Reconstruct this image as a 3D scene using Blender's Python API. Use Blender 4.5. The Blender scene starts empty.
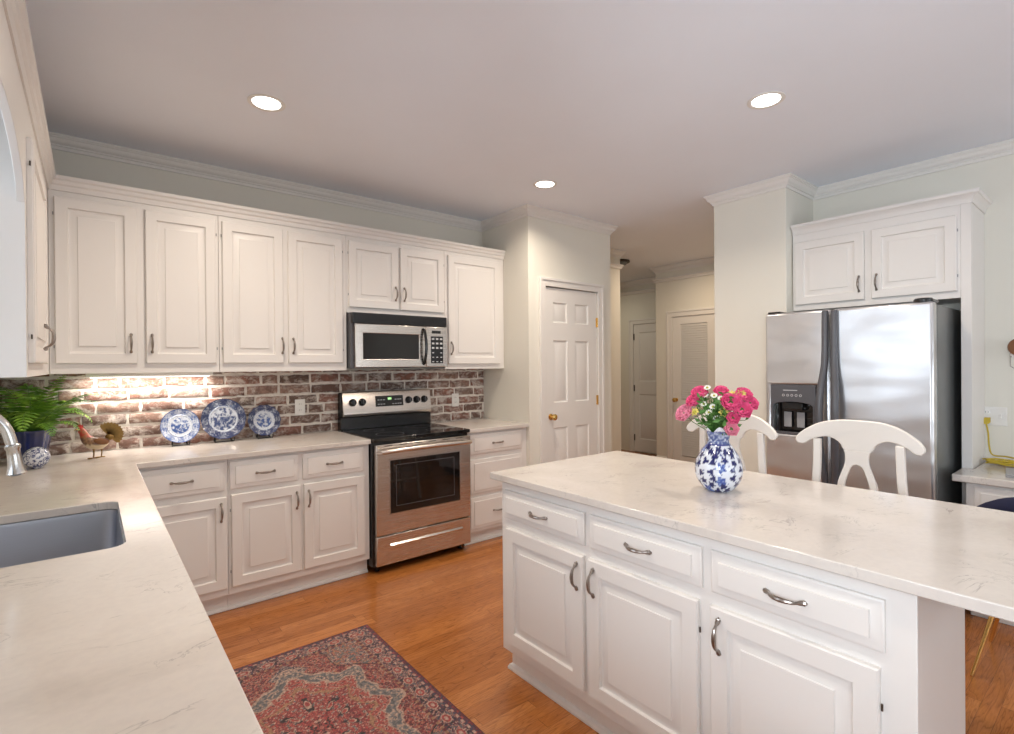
import bpy, bmesh, math, random
from mathutils import Vector, Matrix, noise
random.seed(7)
S = bpy.context.scene
COL = S.collection
PI = math.pi
H = 2.741                       # ceiling height

# ------------------------------------------------------------------ camera
YAW, PITCH, ROLL, FPX = 0.6787, -0.0034, -0.0081, 516.04
F0 = Vector((math.sin(YAW), math.cos(YAW), 0)); R0 = Vector((math.cos(YAW), -math.sin(YAW), 0)); Z0 = Vector((0, 0, 1))
FW = F0 * math.cos(PITCH) + Z0 * math.sin(PITCH)
UP = -F0 * math.sin(PITCH) + Z0 * math.cos(PITCH)
RT = R0 * math.cos(ROLL) + UP * math.sin(ROLL)
UP = -R0 * math.sin(ROLL) + UP * math.cos(ROLL)
cd = bpy.data.cameras.new('camera'); cam = bpy.data.objects.new('camera', cd); COL.objects.link(cam)
cd.sensor_width = 36; cd.lens = FPX * 36 / 1014; cd.clip_start = 0.05
M = Matrix((RT, UP, -FW)).transposed().to_4x4(); M.translation = Vector((0.4843, -3.9206, 1.4059))
cam.matrix_world = M
S.camera = cam

# ------------------------------------------------------------------ world, daylight, exposure
S.view_settings.view_transform = 'Standard'; S.view_settings.look = 'None'
S.view_settings.gamma = 1; S.view_settings.use_curve_mapping = False
S.view_settings.exposure = -0.02
W = bpy.data.worlds.new('daylight'); S.world = W; W.use_nodes = True
W.node_tree.nodes['Background'].inputs[0].default_value = (0.80, 0.90, 1.0, 1)
W.node_tree.nodes['Background'].inputs[1].default_value = 1.1

def area(name, loc, direction, sx, sy, power, color, shape='RECTANGLE', spread=PI):
    l = bpy.data.lights.new(name, 'AREA'); l.shape = shape; l.size = sx
    if shape in ('RECTANGLE', 'ELLIPSE'): l.size_y = sy
    l.energy = power; l.color = color; l.spread = spread
    o = bpy.data.objects.new(name, l); COL.objects.link(o); o.location = loc
    o.rotation_euler = Vector(direction).to_track_quat('-Z', 'Y').to_euler()
    return o
COOL = (0.86, 0.93, 1.0)
area('sink_window_daylight', (-0.14, -2.02, 1.67), (1, 0, 0), 0.92, 1.1, 13, (0.74, 0.86, 1.0))
area('rear_window_daylight', (1.35, -7.3, 1.5), (0, 1, 0.5), 1.7, 1.7, 22, COOL)
area('rear_window_daylight', (3.55, -7.3, 1.5), (0, 1, 0.5), 1.7, 1.7, 38, COOL)
area('added_side_fill', (-0.25, -4.25, 1.58), (1, 0, 0.35), 1.3, 1.0, 92, (0.80, 0.90, 1.0))  # added fill from the left, placed outside an invented window

# ------------------------------------------------------------------ helpers
def catmull(pts, n=6, closed=False):
    P = [Vector(p) for p in pts]; out = []; L = len(P)
    rng = range(L) if closed else range(L - 1)
    for i in rng:
        if closed: a, b, c, d = P[i-1], P[i], P[(i+1) % L], P[(i+2) % L]
        else: a, b, c, d = P[max(i-1, 0)], P[i], P[i+1], P[min(i+2, L-1)]
        for k in range(n):
            t = k / n
            out.append(0.5 * ((2*b) + (c-a)*t + (2*a-5*b+4*c-d)*t*t + (3*b-a-3*c+d)*t**3))
    if not closed: out.append(P[-1])
    return out

class MB:
    def __init__(s): s.v = []; s.f = []
    def add(s, vs, fs):
        o = len(s.v); s.v += [tuple(v) for v in vs]; s.f += [tuple(i + o for i in f) for f in fs]; return s
    def box(s, x0, y0, z0, x1, y1, z1):
        x0, x1 = sorted((x0, x1)); y0, y1 = sorted((y0, y1)); z0, z1 = sorted((z0, z1))
        v = [(x0,y0,z0),(x1,y0,z0),(x1,y1,z0),(x0,y1,z0),(x0,y0,z1),(x1,y0,z1),(x1,y1,z1),(x0,y1,z1)]
        return s.add(v, [(0,3,2,1),(4,5,6,7),(0,1,5,4),(1,2,6,5),(2,3,7,6),(3,0,4,7)])
    def rings(s, R, cap0=True, cap1=True, closed=True):
        n = len(R[0]); vs = [p for r in R for p in r]; fs = []
        for i in range(len(R) - 1):
            for j in range(n if closed else n - 1):
                k = (j + 1) % n
                fs.append((i*n+j, i*n+k, (i+1)*n+k, (i+1)*n+j))
        if cap0: fs.append(tuple(range(n))[::-1])
        if cap1: fs.append(tuple((len(R)-1)*n + j for j in range(n)))
        return s.add(vs, fs)
    def tube(s, pts, r, seg=10, flat=None, cap=True):
        P = [Vector(p) for p in pts]; n = len(P)
        if not hasattr(r, '__len__'): r = [r] * n
        T = [(P[min(i+1, n-1)] - P[max(i-1, 0)]).normalized() for i in range(n)]
        up = Vector((0, 0, 1)) if abs(T[0].z) < 0.9 else Vector((1, 0, 0))
        N = (up - T[0] * up.dot(T[0])).normalized(); R = []
        for i in range(n):
            N = (N - T[i] * N.dot(T[i])).normalized(); B = T[i].cross(N)
            fl = flat[i] if flat else 1
            R.append([P[i] + (N * math.cos(2*PI*k/seg) + B * math.sin(2*PI*k/seg) * fl) * r[i] for k in range(seg)])
        return s.rings(R, cap, cap)
    def lathe(s, prof, c=(0, 0, 0), seg=32, ax='z', cap0=True, cap1=True):
        R = []
        for r, h in prof:
            ring = []
            for k in range(seg):
                a = 2*PI*k/seg; x, y = r*math.cos(a), r*math.sin(a)
                ring.append({'z': (c[0]+x, c[1]+y, c[2]+h), 'y': (c[0]+x, c[1]-h, c[2]+y), 'x': (c[0]+h, c[1]+x, c[2]+y)}[ax])
            R.append(ring)
        return s.rings(R, cap0, cap1)
    def ball(s, c, r, seg=16, rg=9):
        if not hasattr(r, '__len__'): r = (r, r, r)
        R = [[(c[0]+r[0]*math.sin(a)*math.cos(2*PI*k/seg), c[1]+r[1]*math.sin(a)*math.sin(2*PI*k/seg), c[2]-r[2]*math.cos(a)) for k in range(seg)]
             for a in [0.02 + (PI-0.04)*i/rg for i in range(rg+1)]]
        return s.rings(R)
    def plate(s, outer, holes, axis, a, b):
        """flat plate with holes; 2D loops in the plane across `axis`, from a to b"""
        bm = bmesh.new(); loops = []
        for lp in [outer] + list(holes):
            vs = [bm.verts.new((p[0], p[1], 0)) for p in lp]; loops.append(vs)
            for i in range(len(vs)): bm.edges.new((vs[i], vs[(i+1) % len(vs)]))
        if holes: bmesh.ops.triangle_fill(bm, use_beauty=True, use_dissolve=False, edges=bm.edges[:])
        else: bm.faces.new(loops[0])
        bm.verts.index_update(); n = len(bm.verts)
        def m(p, h): return {'z': (p[0], p[1], h), 'y': (p[0], h, p[1]), 'x': (h, p[0], p[1])}[axis]
        vv = [v.co[:] for v in bm.verts]
        fs = [tuple(v.index for v in f.verts) for f in bm.faces]
        V = [m(p, a) for p in vv] + [m(p, b) for p in vv]; Fc = list(fs) + [tuple(i + n for i in f[::-1]) for f in fs]
        for lp in loops:
            ix = [v.index for v in lp]
            for i in range(len(ix)):
                j = ix[(i+1) % len(ix)]; Fc.append((ix[i], j, j + n, ix[i] + n))
        bm.free()
        return s.add(V, Fc)
    def xf(s, mat): s.v = [tuple(mat @ Vector(v)) for v in s.v]; return s
    def build(s, name, mat, parent=None, loc=None, rot=None, bevel=0, angle=35, sub=0, solid=0):
        me = bpy.data.meshes.new(name); me.from_pydata(s.v, [], s.f)
        bm = bmesh.new(); bm.from_mesh(me); bmesh.ops.recalc_face_normals(bm, faces=bm.faces[:]); bm.to_mesh(me); bm.free()
        me.polygons.foreach_set('use_smooth', [True] * len(me.polygons))
        me.set_sharp_from_angle(angle=math.radians(angle))
        me.materials.append(mat)
        o = bpy.data.objects.new(name, me); COL.objects.link(o)
        if parent: o.parent = parent
        if loc: o.location = loc
        if rot: o.rotation_euler = rot
        if solid:
            q = o.modifiers.new('s', 'SOLIDIFY'); q.thickness = solid; q.offset = 0
        if bevel:
            q = o.modifiers.new('b', 'BEVEL'); q.width = bevel; q.segments = 2; q.limit_method = 'ANGLE'; q.angle_limit = math.radians(40)
        if sub:
            q = o.modifiers.new('u', 'SUBSURF'); q.levels = sub; q.render_levels = sub
        return o

def tag(o, label, cat, group=None):
    o['label'] = label; o['category'] = cat
    if group: o['group'] = group
    return o
def thing(name, label, cat, loc=(0, 0, 0), rz=0, group=None):
    o = bpy.data.objects.new(name, None); COL.objects.link(o); o.location = loc; o.rotation_euler = (0, 0, rz)
    o.empty_display_size = 0.05
    return tag(o, label, cat, group)
def struct(o): o['kind'] = 'structure'; return o
def copy_tree(o, parent=None):
    c = o.copy(); COL.objects.link(c)
    if parent: c.parent = parent
    for ch in list(o.children): copy_tree(ch, c)
    return c
def sweep(mb, prof, path, side=1, ends=True):
    """profile [(out, z)] along a horizontal polyline with mitred corners; out is to the right of travel * side"""
    P = [Vector((p[0], p[1])) for p in path]; n = len(P); R = []
    for i in range(n):
        d0 = (P[i] - P[i-1]).normalized() if i else (P[1] - P[0]).normalized()
        d1 = (P[i+1] - P[i]).normalized() if i < n-1 else d0
        n0 = Vector((d0.y, -d0.x)) * side; n1 = Vector((d1.y, -d1.x)) * side
        b = (n0 + n1).normalized(); k = 1 / max(0.3, b.dot(n0))
        R.append([(P[i].x + b.x*k*o, P[i].y + b.y*k*o, z) for o, z in prof])
    return mb.rings(R, ends, ends)

# ------------------------------------------------------------------ materials
def nodes(name):
    m = bpy.data.materials.new(name); m.use_nodes = True; nt = m.node_tree
    return m, nt, nt.nodes['Principled BSDF']
def lk(nt, a, b): nt.links.new(a, b)
def ramp(nt, fac, stops, interp='LINEAR'):
    r = nt.nodes.new('ShaderNodeValToRGB'); lk(nt, fac, r.inputs[0]); e = r.color_ramp; e.interpolation = interp
    while len(e.elements) < len(stops): e.elements.new(0.5)
    for el, (p, c) in zip(e.elements, stops): el.position = p; el.color = (*c, 1) if len(c) == 3 else c
    return r.outputs[0]
def mix(nt, f, a, b, mode='MIX'):
    n = nt.nodes.new('ShaderNodeMix'); n.data_type = 'RGBA'; n.blend_type = mode
    for inp, val in ((n.inputs[0], f), (n.inputs[6], a), (n.inputs[7], b)):
        if hasattr(val, 'links') or isinstance(val, bpy.types.NodeSocket): lk(nt, val, inp)
        elif isinstance(val, (int, float)): inp.default_value = val
        else: inp.default_value = (*val, 1)
    return n.outputs[2]
def math_(nt, op, a, b=0.0, c=0.0):
    n = nt.nodes.new('ShaderNodeMath'); n.operation = op
    for i, v in enumerate((a, b, c)):
        if isinstance(v, bpy.types.NodeSocket): lk(nt, v, n.inputs[i])
        else: n.inputs[i].default_value = v
    return n.outputs[0]
def coords(nt, scale=(1, 1, 1), kind='Object', rot=(0, 0, 0)):
    if kind == 'World': t = nt.nodes.new('ShaderNodeNewGeometry').outputs['Position']
    else: t = nt.nodes.new('ShaderNodeTexCoord').outputs[kind]
    mp = nt.nodes.new('ShaderNodeMapping'); lk(nt, t, mp.inputs[0]); mp.inputs['Scale'].default_value = scale; mp.inputs['Rotation'].default_value = rot
    return mp.outputs[0]
def tnoise(nt, vec, scale, detail=4, rough=0.55, dist=0):
    n = nt.nodes.new('ShaderNodeTexNoise'); lk(nt, vec, n.inputs['Vector']); n.inputs['Scale'].default_value = scale
    n.inputs['Detail'].default_value = detail; n.inputs['Roughness'].default_value = rough; n.inputs['Distortion'].default_value = dist
    return n.outputs['Fac']
def bump(nt, b, h, strength=0.1, dist=0.01):
    n = nt.nodes.new('ShaderNodeBump'); lk(nt, h, n.inputs['Height']); n.inputs['Strength'].default_value = strength; n.inputs['Distance'].default_value = dist
    lk(nt, n.outputs[0], b.inputs['Normal'])
def paint(name, col, rough=0.4, var=0.03, bmp=0.04, scale=60, spec=0.5):
    m, nt, b = nodes(name); v = coords(nt, kind='World')
    n = tnoise(nt, v, 3.0, 3)
    c2 = tuple(max(0, x * (1 - var * 2)) for x in col)
    lk(nt, mix(nt, n, col, c2), b.inputs['Base Color'])
    b.inputs['Roughness'].default_value = rough; b.inputs['Specular IOR Level'].default_value = spec
    bump(nt, b, tnoise(nt, v, scale, 3), bmp, 0.002)
    return m
def simple(name, col, rough=0.5, metal=0.0, var=0.08, scale=25, spec=0.5, coat=0):
    m, nt, b = nodes(name); v = coords(nt)
    n = tnoise(nt, v, scale, 3)
    lk(nt, mix(nt, n, tuple(min(1, x*(1+var)) for x in col), tuple(x*(1-var) for x in col)), b.inputs['Base Color'])
    b.inputs['Roughness'].default_value = rough; b.inputs['Metallic'].default_value = metal
    b.inputs['Specular IOR Level'].default_value = spec; b.inputs['Coat Weight'].default_value = coat
    return m
def steel(name, col, rough, vert=False, wav=0.0):
    m, nt, b = nodes(name)
    v = coords(nt, (1, 1, 300) if not vert else (300, 300, 1))
    n = tnoise(nt, v, 3, 3)
    lk(nt, mix(nt, n, col, tuple(x*(0.97 if wav else 0.90) for x in col)), b.inputs['Base Color']); b.inputs['Metallic'].default_value = 1
    r = nt.nodes.new('ShaderNodeMapRange'); lk(nt, n, r.inputs[0]); r.inputs[3].default_value = rough*(0.93 if wav else 0.8); r.inputs[4].default_value = rough*(1.07 if wav else 1.25)
    lk(nt, r.outputs[0], b.inputs['Roughness'])
    if wav:
        bump(nt, b, tnoise(nt, coords(nt, (1, 1, 2.2)), 2.2, 1), wav, 0.05)
    return m
def emit(name, col, strength):
    m, nt, b = nodes(name); b.inputs['Base Color'].default_value = (0.9, 0.9, 0.9, 1)
    b.inputs['Emission Color'].default_value = (*col, 1); b.inputs['Emission Strength'].default_value = strength
    return m
def attr_mat(name, rough=0.4, coat=0.0, bmp=0.0, sheen=0):
    m, nt, b = nodes(name); a = nt.nodes.new('ShaderNodeAttribute'); a.attribute_name = 'pigment'
    lk(nt, a.outputs['Color'], b.inputs['Base Color']); b.inputs['Roughness'].default_value = rough; b.inputs['Coat Weight'].default_value = coat
    if sheen: b.inputs['Sheen Weight'].default_value = sheen
    if bmp: bump(nt, b, tnoise(nt, coords(nt), 350, 2), bmp, 0.003)
    return m
def pigment(o, fn):
    me = o.data; at = me.color_attributes.new('pigment', 'FLOAT_COLOR', 'POINT')
    buf = []
    for v in me.vertices: buf += [*fn(v.co), 1.0]
    at.data.foreach_set('color', buf)

m_cab = paint('cabinet paint', (0.80, 0.765, 0.73), 0.38, 0.015, 0.03)
m_trim = paint('trim paint', (0.80, 0.77, 0.73), 0.4, 0.015, 0.03)
m_wall = paint('sage wall paint', (0.79, 0.76, 0.675), 0.7, 0.02, 0.08, 90)
m_ceil = paint('ceiling paint', (0.86, 0.89, 0.96), 0.85, 0.02, 0.08, 120)
m_stool = paint('chair paint', (0.84, 0.79, 0.73), 0.35, 0.02, 0.03)
m_pewter = simple('pewter', (0.33, 0.29, 0.26), 0.28, 1.0, 0.25, 120)
m_brass = simple('brass', (0.78, 0.52, 0.18), 0.22, 1.0)
m_hinge = simple('dark hinge metal', (0.10, 0.085, 0.07), 0.4, 1.0)
m_chrome = steel('brushed nickel', (0.66, 0.65, 0.64), 0.22, True)
m_steel = steel('stainless', (0.68, 0.62, 0.565), 0.26)
m_fridge = steel('fridge stainless', (0.70, 0.70, 0.71), 0.30, False, 0.30)
m_sink = steel('sink steel', (0.50, 0.53, 0.60), 0.33)
m_black = simple('black enamel', (0.012, 0.012, 0.013), 0.22, 0, 0.2, 20, 0.5)
m_blackglass = simple('black glass', (0.008, 0.007, 0.007), 0.04, 0, 0.1, 10, 0.6)
m_dkgrey = simple('dark grey plastic', (0.085, 0.085, 0.095), 0.35)
m_grey = simple('grey plastic', (0.30, 0.30, 0.31), 0.4)
m_dkside = simple('fridge side grey', (0.17, 0.18, 0.18), 0.32, 0.5)
m_plastic = simple('white plastic', (0.80, 0.78, 0.74), 0.35)
m_key = simple('keypad legend', (0.55, 0.55, 0.56), 0.4)
m_navy = simple('navy glaze', (0.012, 0.022, 0.11), 0.12, 0, 0.3, 14, 0.6, 0.6)
m_navyfab = simple('navy upholstery', (0.010, 0.014, 0.05), 0.8, 0, 0.3, 200)
m_yellow = simple('yellow cord', (0.55, 0.40, 0.03), 0.5)
m_lens = emit('downlight lens', (1.0, 0.96, 0.9), 7.0)
m_hall = emit('hall bulb glow', (1.0, 0.75, 0.45), 1.2)
m_green = emit('green clock digits', (0.35, 1.0, 0.2), 1.2)
m_underlens = emit('under cabinet lens', (1.0, 0.95, 0.85), 3.0)
m_stem = simple('stem green', (0.07, 0.16, 0.03), 0.5)
m_leaf = simple('flower leaf', (0.075, 0.19, 0.035), 0.5, 0, 0.5, 60)
m_walnut = simple('brown wood', (0.20, 0.075, 0.02), 0.45)
m_paper = simple('laptop grey', (0.33, 0.33, 0.34), 0.5)

def glass_mat():
    m, nt, b = nodes('window glass'); nt.nodes.remove(b)
    t = nt.nodes.new('ShaderNodeBsdfTransparent'); g = nt.nodes.new('ShaderNodeBsdfGlossy'); g.inputs['Roughness'].default_value = 0.02
    fr = nt.nodes.new('ShaderNodeFresnel'); fr.inputs[0].default_value = 1.45; mx = nt.nodes.new('ShaderNodeMixShader')
    lk(nt, fr.outputs[0], mx.inputs[0]); lk(nt, t.outputs[0], mx.inputs[1]); lk(nt, g.outputs[0], mx.inputs[2])
    lk(nt, mx.outputs[0], nt.nodes['Material Output'].inputs[0]); return m
m_glass = glass_mat()

def quartz_mat():
    m, nt, b = nodes('quartz'); v = coords(nt, kind='World')
    n1 = tnoise(nt, v, 2.2, 5, 0.6, 0.6)
    c = ramp(nt, n1, [(0.3, (0.56, 0.505, 0.46)), (0.45, (0.645, 0.59, 0.545)), (0.6, (0.68, 0.63, 0.585)), (0.75, (0.72, 0.675, 0.635))])
    d = math_(nt, 'ABSOLUTE', math_(nt, 'SUBTRACT', tnoise(nt, coords(nt, (1, 1.6, 1), 'World', (0, 0, 0.5)), 4.0, 7, 0.62, 1.2), 0.5))
    vein = ramp(nt, d, [(0.0, (1, 1, 1)), (0.010, (0, 0, 0))])
    msk = ramp(nt, tnoise(nt, v, 5.5, 2), [(0.47, (0, 0, 0)), (0.62, (1, 1, 1))])
    f = mix(nt, 1.0, vein, msk, 'MULTIPLY')
    bw = nt.nodes.new('ShaderNodeRGBToBW'); lk(nt, f, bw.inputs[0])
    c2 = mix(nt, math_(nt, 'MULTIPLY', bw.outputs[0], 0.85), c, (0.36, 0.33, 0.31))
    fl = ramp(nt, tnoise(nt, v, 60, 3), [(0.40, (0.98, 0.98, 0.98)), (0.6, (1.01, 1.01, 1.0))])
    lk(nt, mix(nt, 1.0, c2, fl, 'MULTIPLY'), b.inputs['Base Color'])
    b.inputs['Roughness'].default_value = 0.15; b.inputs['Specular IOR Level'].default_value = 0.5
    return m
m_quartz = quartz_mat()

def floor_mat():
    m, nt, b = nodes('oak floor'); g = nt.nodes.new('ShaderNodeNewGeometry'); sp = nt.nodes.new('ShaderNodeSeparateXYZ'); lk(nt, g.outputs['Position'], sp.inputs[0])
    x, y = sp.outputs[0], sp.outputs[1]
    ry = math_(nt, 'DIVIDE', y, 0.0572); row = math_(nt, 'FLOOR', ry); fy = math_(nt, 'FRACT', ry)
    wn = nt.nodes.new('ShaderNodeTexWhiteNoise'); wn.noise_dimensions = '1D'; lk(nt, row, wn.inputs['W'])
    rx = math_(nt, 'ADD', math_(nt, 'DIVIDE', x, 0.95), math_(nt, 'MULTIPLY', wn.outputs['Value'], 7.3)); bi = math_(nt, 'FLOOR', rx); fx = math_(nt, 'FRACT', rx)
    cb = nt.nodes.new('ShaderNodeCombineXYZ'); lk(nt, row, cb.inputs[0]); lk(nt, bi, cb.inputs[1])
    w2 = nt.nodes.new('ShaderNodeTexWhiteNoise'); w2.noise_dimensions = '3D'; lk(nt, cb.outputs[0], w2.inputs['Vector'])
    rnd = w2.outputs['Value']
    base = ramp(nt, rnd, [(0.0, (0.36, 0.122, 0.026)), (0.35, (0.41, 0.142, 0.032)), (0.7, (0.45, 0.162, 0.038)), (1.0, (0.51, 0.195, 0.052))])
    # grain, stretched along the board, offset per board
    gv = nt.nodes.new('ShaderNodeCombineXYZ')
    lk(nt, math_(nt, 'MULTIPLY', x, 1.3), gv.inputs[0]); lk(nt, math_(nt, 'MULTIPLY', y, 13.0), gv.inputs[1]); lk(nt, math_(nt, 'MULTIPLY', rnd, 37.0), gv.inputs[2])
    n = tnoise(nt, gv.outputs[0], 1.7, 2, 0.5, 0.7)
    bands = math_(nt, 'FRACT', math_(nt, 'MULTIPLY', n, 9.0))
    grain = ramp(nt, bands, [(0.0, (0.50, 0.42, 0.36)), (0.15, (0.92, 0.90, 0.88)), (0.7, (1.08, 1.08, 1.08)), (1.0, (0.75, 0.70, 0.65))])
    fine = ramp(nt, tnoise(nt, gv.outputs[0], 14, 4, 0.7), [(0.35, (0.78, 0.74, 0.70)), (0.6, (1.06, 1.06, 1.06))])
    c = mix(nt, 0.8, base, grain, 'MULTIPLY'); c = mix(nt, 0.8, c, fine, 'MULTIPLY')
    ey = math_(nt, 'MINIMUM', fy, math_(nt, 'SUBTRACT', 1.0, fy)); ex = math_(nt, 'MINIMUM', fx, math_(nt, 'SUBTRACT', 1.0, fx))
    gap = math_(nt, 'MAXIMUM', math_(nt, 'LESS_THAN', ey, 0.012), math_(nt, 'LESS_THAN', ex, 0.0012))
    lk(nt, mix(nt, math_(nt, 'MULTIPLY', gap, 0.65), c, (0.07, 0.028, 0.012)), b.inputs['Base Color'])
    b.inputs['Roughness'].default_value = 0.27; b.inputs['Coat Weight'].default_value = 0.25; b.inputs['Coat Roughness'].default_value = 0.15
    bump(nt, b, bands, 0.03, 0.002)
    return m
m_floor = floor_mat()

def brick_mats():
    m, nt, b = nodes('old brick'); a = nt.nodes.new('ShaderNodeAttribute'); a.attribute_name = 'pigment'
    v = coords(nt, kind='World')
    n = tnoise(nt, v, 26, 6, 0.7); c = mix(nt, ramp(nt, n, [(0.3, (0, 0, 0)), (0.7, (1, 1, 1))]), a.outputs['Color'], (0.13, 0.075, 0.055))
    ww = ramp(nt, tnoise(nt, coords(nt, (1, 1, 1.4), 'World'), 13, 7, 0.78, 0.5), [(0.47, (0, 0, 0)), (0.62, (0.85, 0.85, 0.85))])
    c = mix(nt, ww, c, (0.62, 0.55, 0.49))
    lk(nt, c, b.inputs['Base Color']); b.inputs['Roughness'].default_value = 0.85
    bump(nt, b, tnoise(nt, v, 70, 5, 0.7), 0.5, 0.004)
    m2, nt, b = nodes('whitewashed mortar'); v = coords(nt, kind='World')
    lk(nt, ramp(nt, tnoise(nt, v, 40, 4), [(0.3, (0.68, 0.62, 0.55)), (0.7, (0.84, 0.79, 0.72))]), b.inputs['Base Color']); b.inputs['Roughness'].default_value = 0.9
    bump(nt, b, tnoise(nt, v, 120, 4), 0.5, 0.004)
    return m, m2
m_brick, m_mortar = brick_mats()
def fern_mat():
    m, nt, b = nodes('fern green')
    lk(nt, ramp(nt, tnoise(nt, coords(nt), 14, 3), [(0.3, (0.03, 0.10, 0.01)), (0.5, (0.12, 0.27, 0.02)), (0.7, (0.30, 0.47, 0.05))]), b.inputs['Base Color'])
    b.inputs['Roughness'].default_value = 0.5; b.inputs['Subsurface Weight'].default_value = 0.0
    return m
m_fern = fern_mat()

# ================================================================== SETTING
struct(MB().box(-0.3, -7.5, -0.12, 7.7, 3.0, 0).build('floor', m_floor))
struct(MB().box(-0.3, -7.5, H, 7.7, 3.0, H + 0.12).build('ceiling', m_ceil))
wb = struct(MB().box(-0.12, 0, 0, 5.20, 0.12, H).build('wall_back', m_wall))
R_ = lambda a, b, c, d: [(a, b), (c, b), (c, d), (a, d)]
struct(MB().plate(R_(-7.2, 0, 0, H), [R_(-2.50, 1.10, -1.56, 2.27), R_(-4.9, 1.10, -3.60, 2.10)], 'x', -0.12, 0).build('wall_left', m_wall))
struct(MB().plate(R_(-0.12, 0, 5.0, H), [R_(0.5, 0.65, 2.2, 2.35), R_(2.7, 0.65, 4.4, 2.35)], 'y', -7.2, -7.08).build('wall_front', m_wall))
struct(MB().box(4.85, -7.08, 0, 4.97, -2.30, H).build('wall_right', m_wall))
# pantry closet
struct(MB().box(3.36, -0.65, 0, 3.44, -0.0005, H).build('wall_pantry_side', m_wall))
struct(MB().plate(R_(3.4405, 0, 4.42, H), [R_(3.545, 0.001, 4.225, 2.09)], 'y', -0.65, -0.57).build('wall_pantry_front', m_wall))
struct(MB().box(4.34, -0.5695, 0, 4.42, -0.0005, H).build('wall_pantry_end', m_wall))
# column at the fridge
struct(MB().box(4.37, -2.2995, 0, 4.97, -1.75, H).build('wall_column', m_wall, bevel=0.004))
struct(MB().box(4.9705, -1.87, 0, 6.62, -1.75, H).build('wall_hall_south', m_wall))
struct(MB().plate(R_(-1.87, 0, 0.373, H), [R_(-0.55, 0.001, 0.112, 2.04)], 'x', 6.6205, 6.74).build('wall_hall_east', m_wall))
struct(MB().box(6.7405, 0.273, 0, 7.30, 0.373, H).build('wall_hall_return', m_wall))
struct(MB().plate(R_(0.2, 0, 2.8, H), [R_(0.50, 0.001, 1.272, 2.045)], 'x', 7.3005, 7.42).build('wall_passage_end', m_wall))
struct(MB().box(5.26, 0.0, 0, 5.38, 2.8, H).build('wall_passage_west', m_wall))
struct(MB().box(5.3805, 2.68, 0, 7.30, 2.8, H).build('wall_passage_north', m_wall))
struct(MB().box(5.2005, 0.0, 0, 5.2595, 0.12, H).build('wall_back_end', m_wall))

# crown mouldings
CR = [(a*0.60, H-b*0.74) for a, b in ((0.0, 0.0014), (0.092, 0.0014), (0.092, 0.016), (0.080, 0.018), (0.078, 0.026), (0.066, 0.030), (0.060, 0.048), (0.044, 0.064), (0.030, 0.070), (0.030, 0.080), (0.018, 0.082), (0.012, 0.096), (0.012, 0.106), (0.0, 0.108))]
def crown(n, path, side=1, prof=CR, mat=None): return struct(sweep(MB(), prof, path, side).build('trim_%d' % n, mat or m_trim, angle=25))
crown(1, [(0.001, -7.07), (0.001, -0.001), (3.359, -0.001), (3.359, -0.651), (4.421, -0.651), (4.421, -0.001), (5.381, -0.001), (5.381, 2.679)])
crown(2, [(4.86, -1.749), (4.369, -1.749), (4.369, -2.301), (4.849, -2.301), (4.849, -7.07)], 1)
RAIL = [(0, 2.585), (0.028, 2.585), (0.032, 2.572), (0.018, 2.556), (0.014, 2.535), (0, 2.53)]
crown(3, [(4.422, -0.001), (5.381, -0.001), (5.381, 0.4)], 1, RAIL)
crown(4, [(5.50, 2.679), (7.299, 2.679), (7.299, 0.374), (6.619, 0.374), (6.619, -1.749), (4.98, -1.749)], 1)
crown(5, [(7.299, 2.6), (7.299, 0.374), (6.619, 0.374), (6.619, -1.7)], 1, RAIL)

BS = [(0, 0.001), (0.016, 0.001), (0.016, 0.10), (0.010, 0.125), (0, 0.135)]
for nm, pth in (('pantry', [(4.422, -0.645), (4.422, -0.003), (5.382, -0.003)]), ('hall', [(6.618, 0.372), (6.618, 0.19)]), ('right', [(4.847, -4.9), (4.847, -7.07)])):
    struct(sweep(MB(), BS, pth, 1).build('baseboard_' + nm, m_trim, angle=25))

struct(MB().box(7.4205, 0.3, 0, 7.46, 1.5, 2.3).build('passage_door_light_block', m_wall))  # added slab, keeps sky light from leaking round the passage door
struct(MB().box(6.7405, -0.75, 0, 6.78, 0.27, 2.3).build('hall_door_light_block', m_wall))  # same kind of added light blocker, behind the louvred hall door
# casings: profile around door opening
def casing(n, axis, pos, a0, a1, ztop, w, sgn, mat=None):
    """flat casing with a back band on the room side; axis the wall's normal, sgn its direction"""
    mb = MB(); t = 0.018
    outer = [(a0-w, 0.001), (a0-w, ztop+w), (a1+w, ztop+w), (a1+w, 0.001), (a1, 0.001), (a1, ztop), (a0, ztop), (a0, 0.001)]
    mb.plate(outer, [], axis, pos + sgn*0.0005, pos + sgn*t)
    b = 0.018
    band = [(a0-w-0.004, 0.001), (a0-w-0.004, ztop+w+0.004), (a1+w+0.004, ztop+w+0.004), (a1+w+0.004, 0.001), (a1+w-b, 0.001), (a1+w-b, ztop+w-b), (a0-w+b, ztop+w-b), (a0-w+b, 0.001)]
    mb.plate(band, [], axis, pos + sgn*0.0005, pos + sgn*(t+0.010))
    return struct(mb.build('trim_%d' % n, mat or m_trim, bevel=0.002))
casing(6, 'y', -0.65, 3.545, 4.225, 2.09, 0.068, -1)
casing(7, 'x', 6.6205, -0.55, 0.112, 2.04, 0.075, -1)
casing(8, 'x', 7.3005, 0.50, 1.272, 2.045, 0.075, -1)

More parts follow.
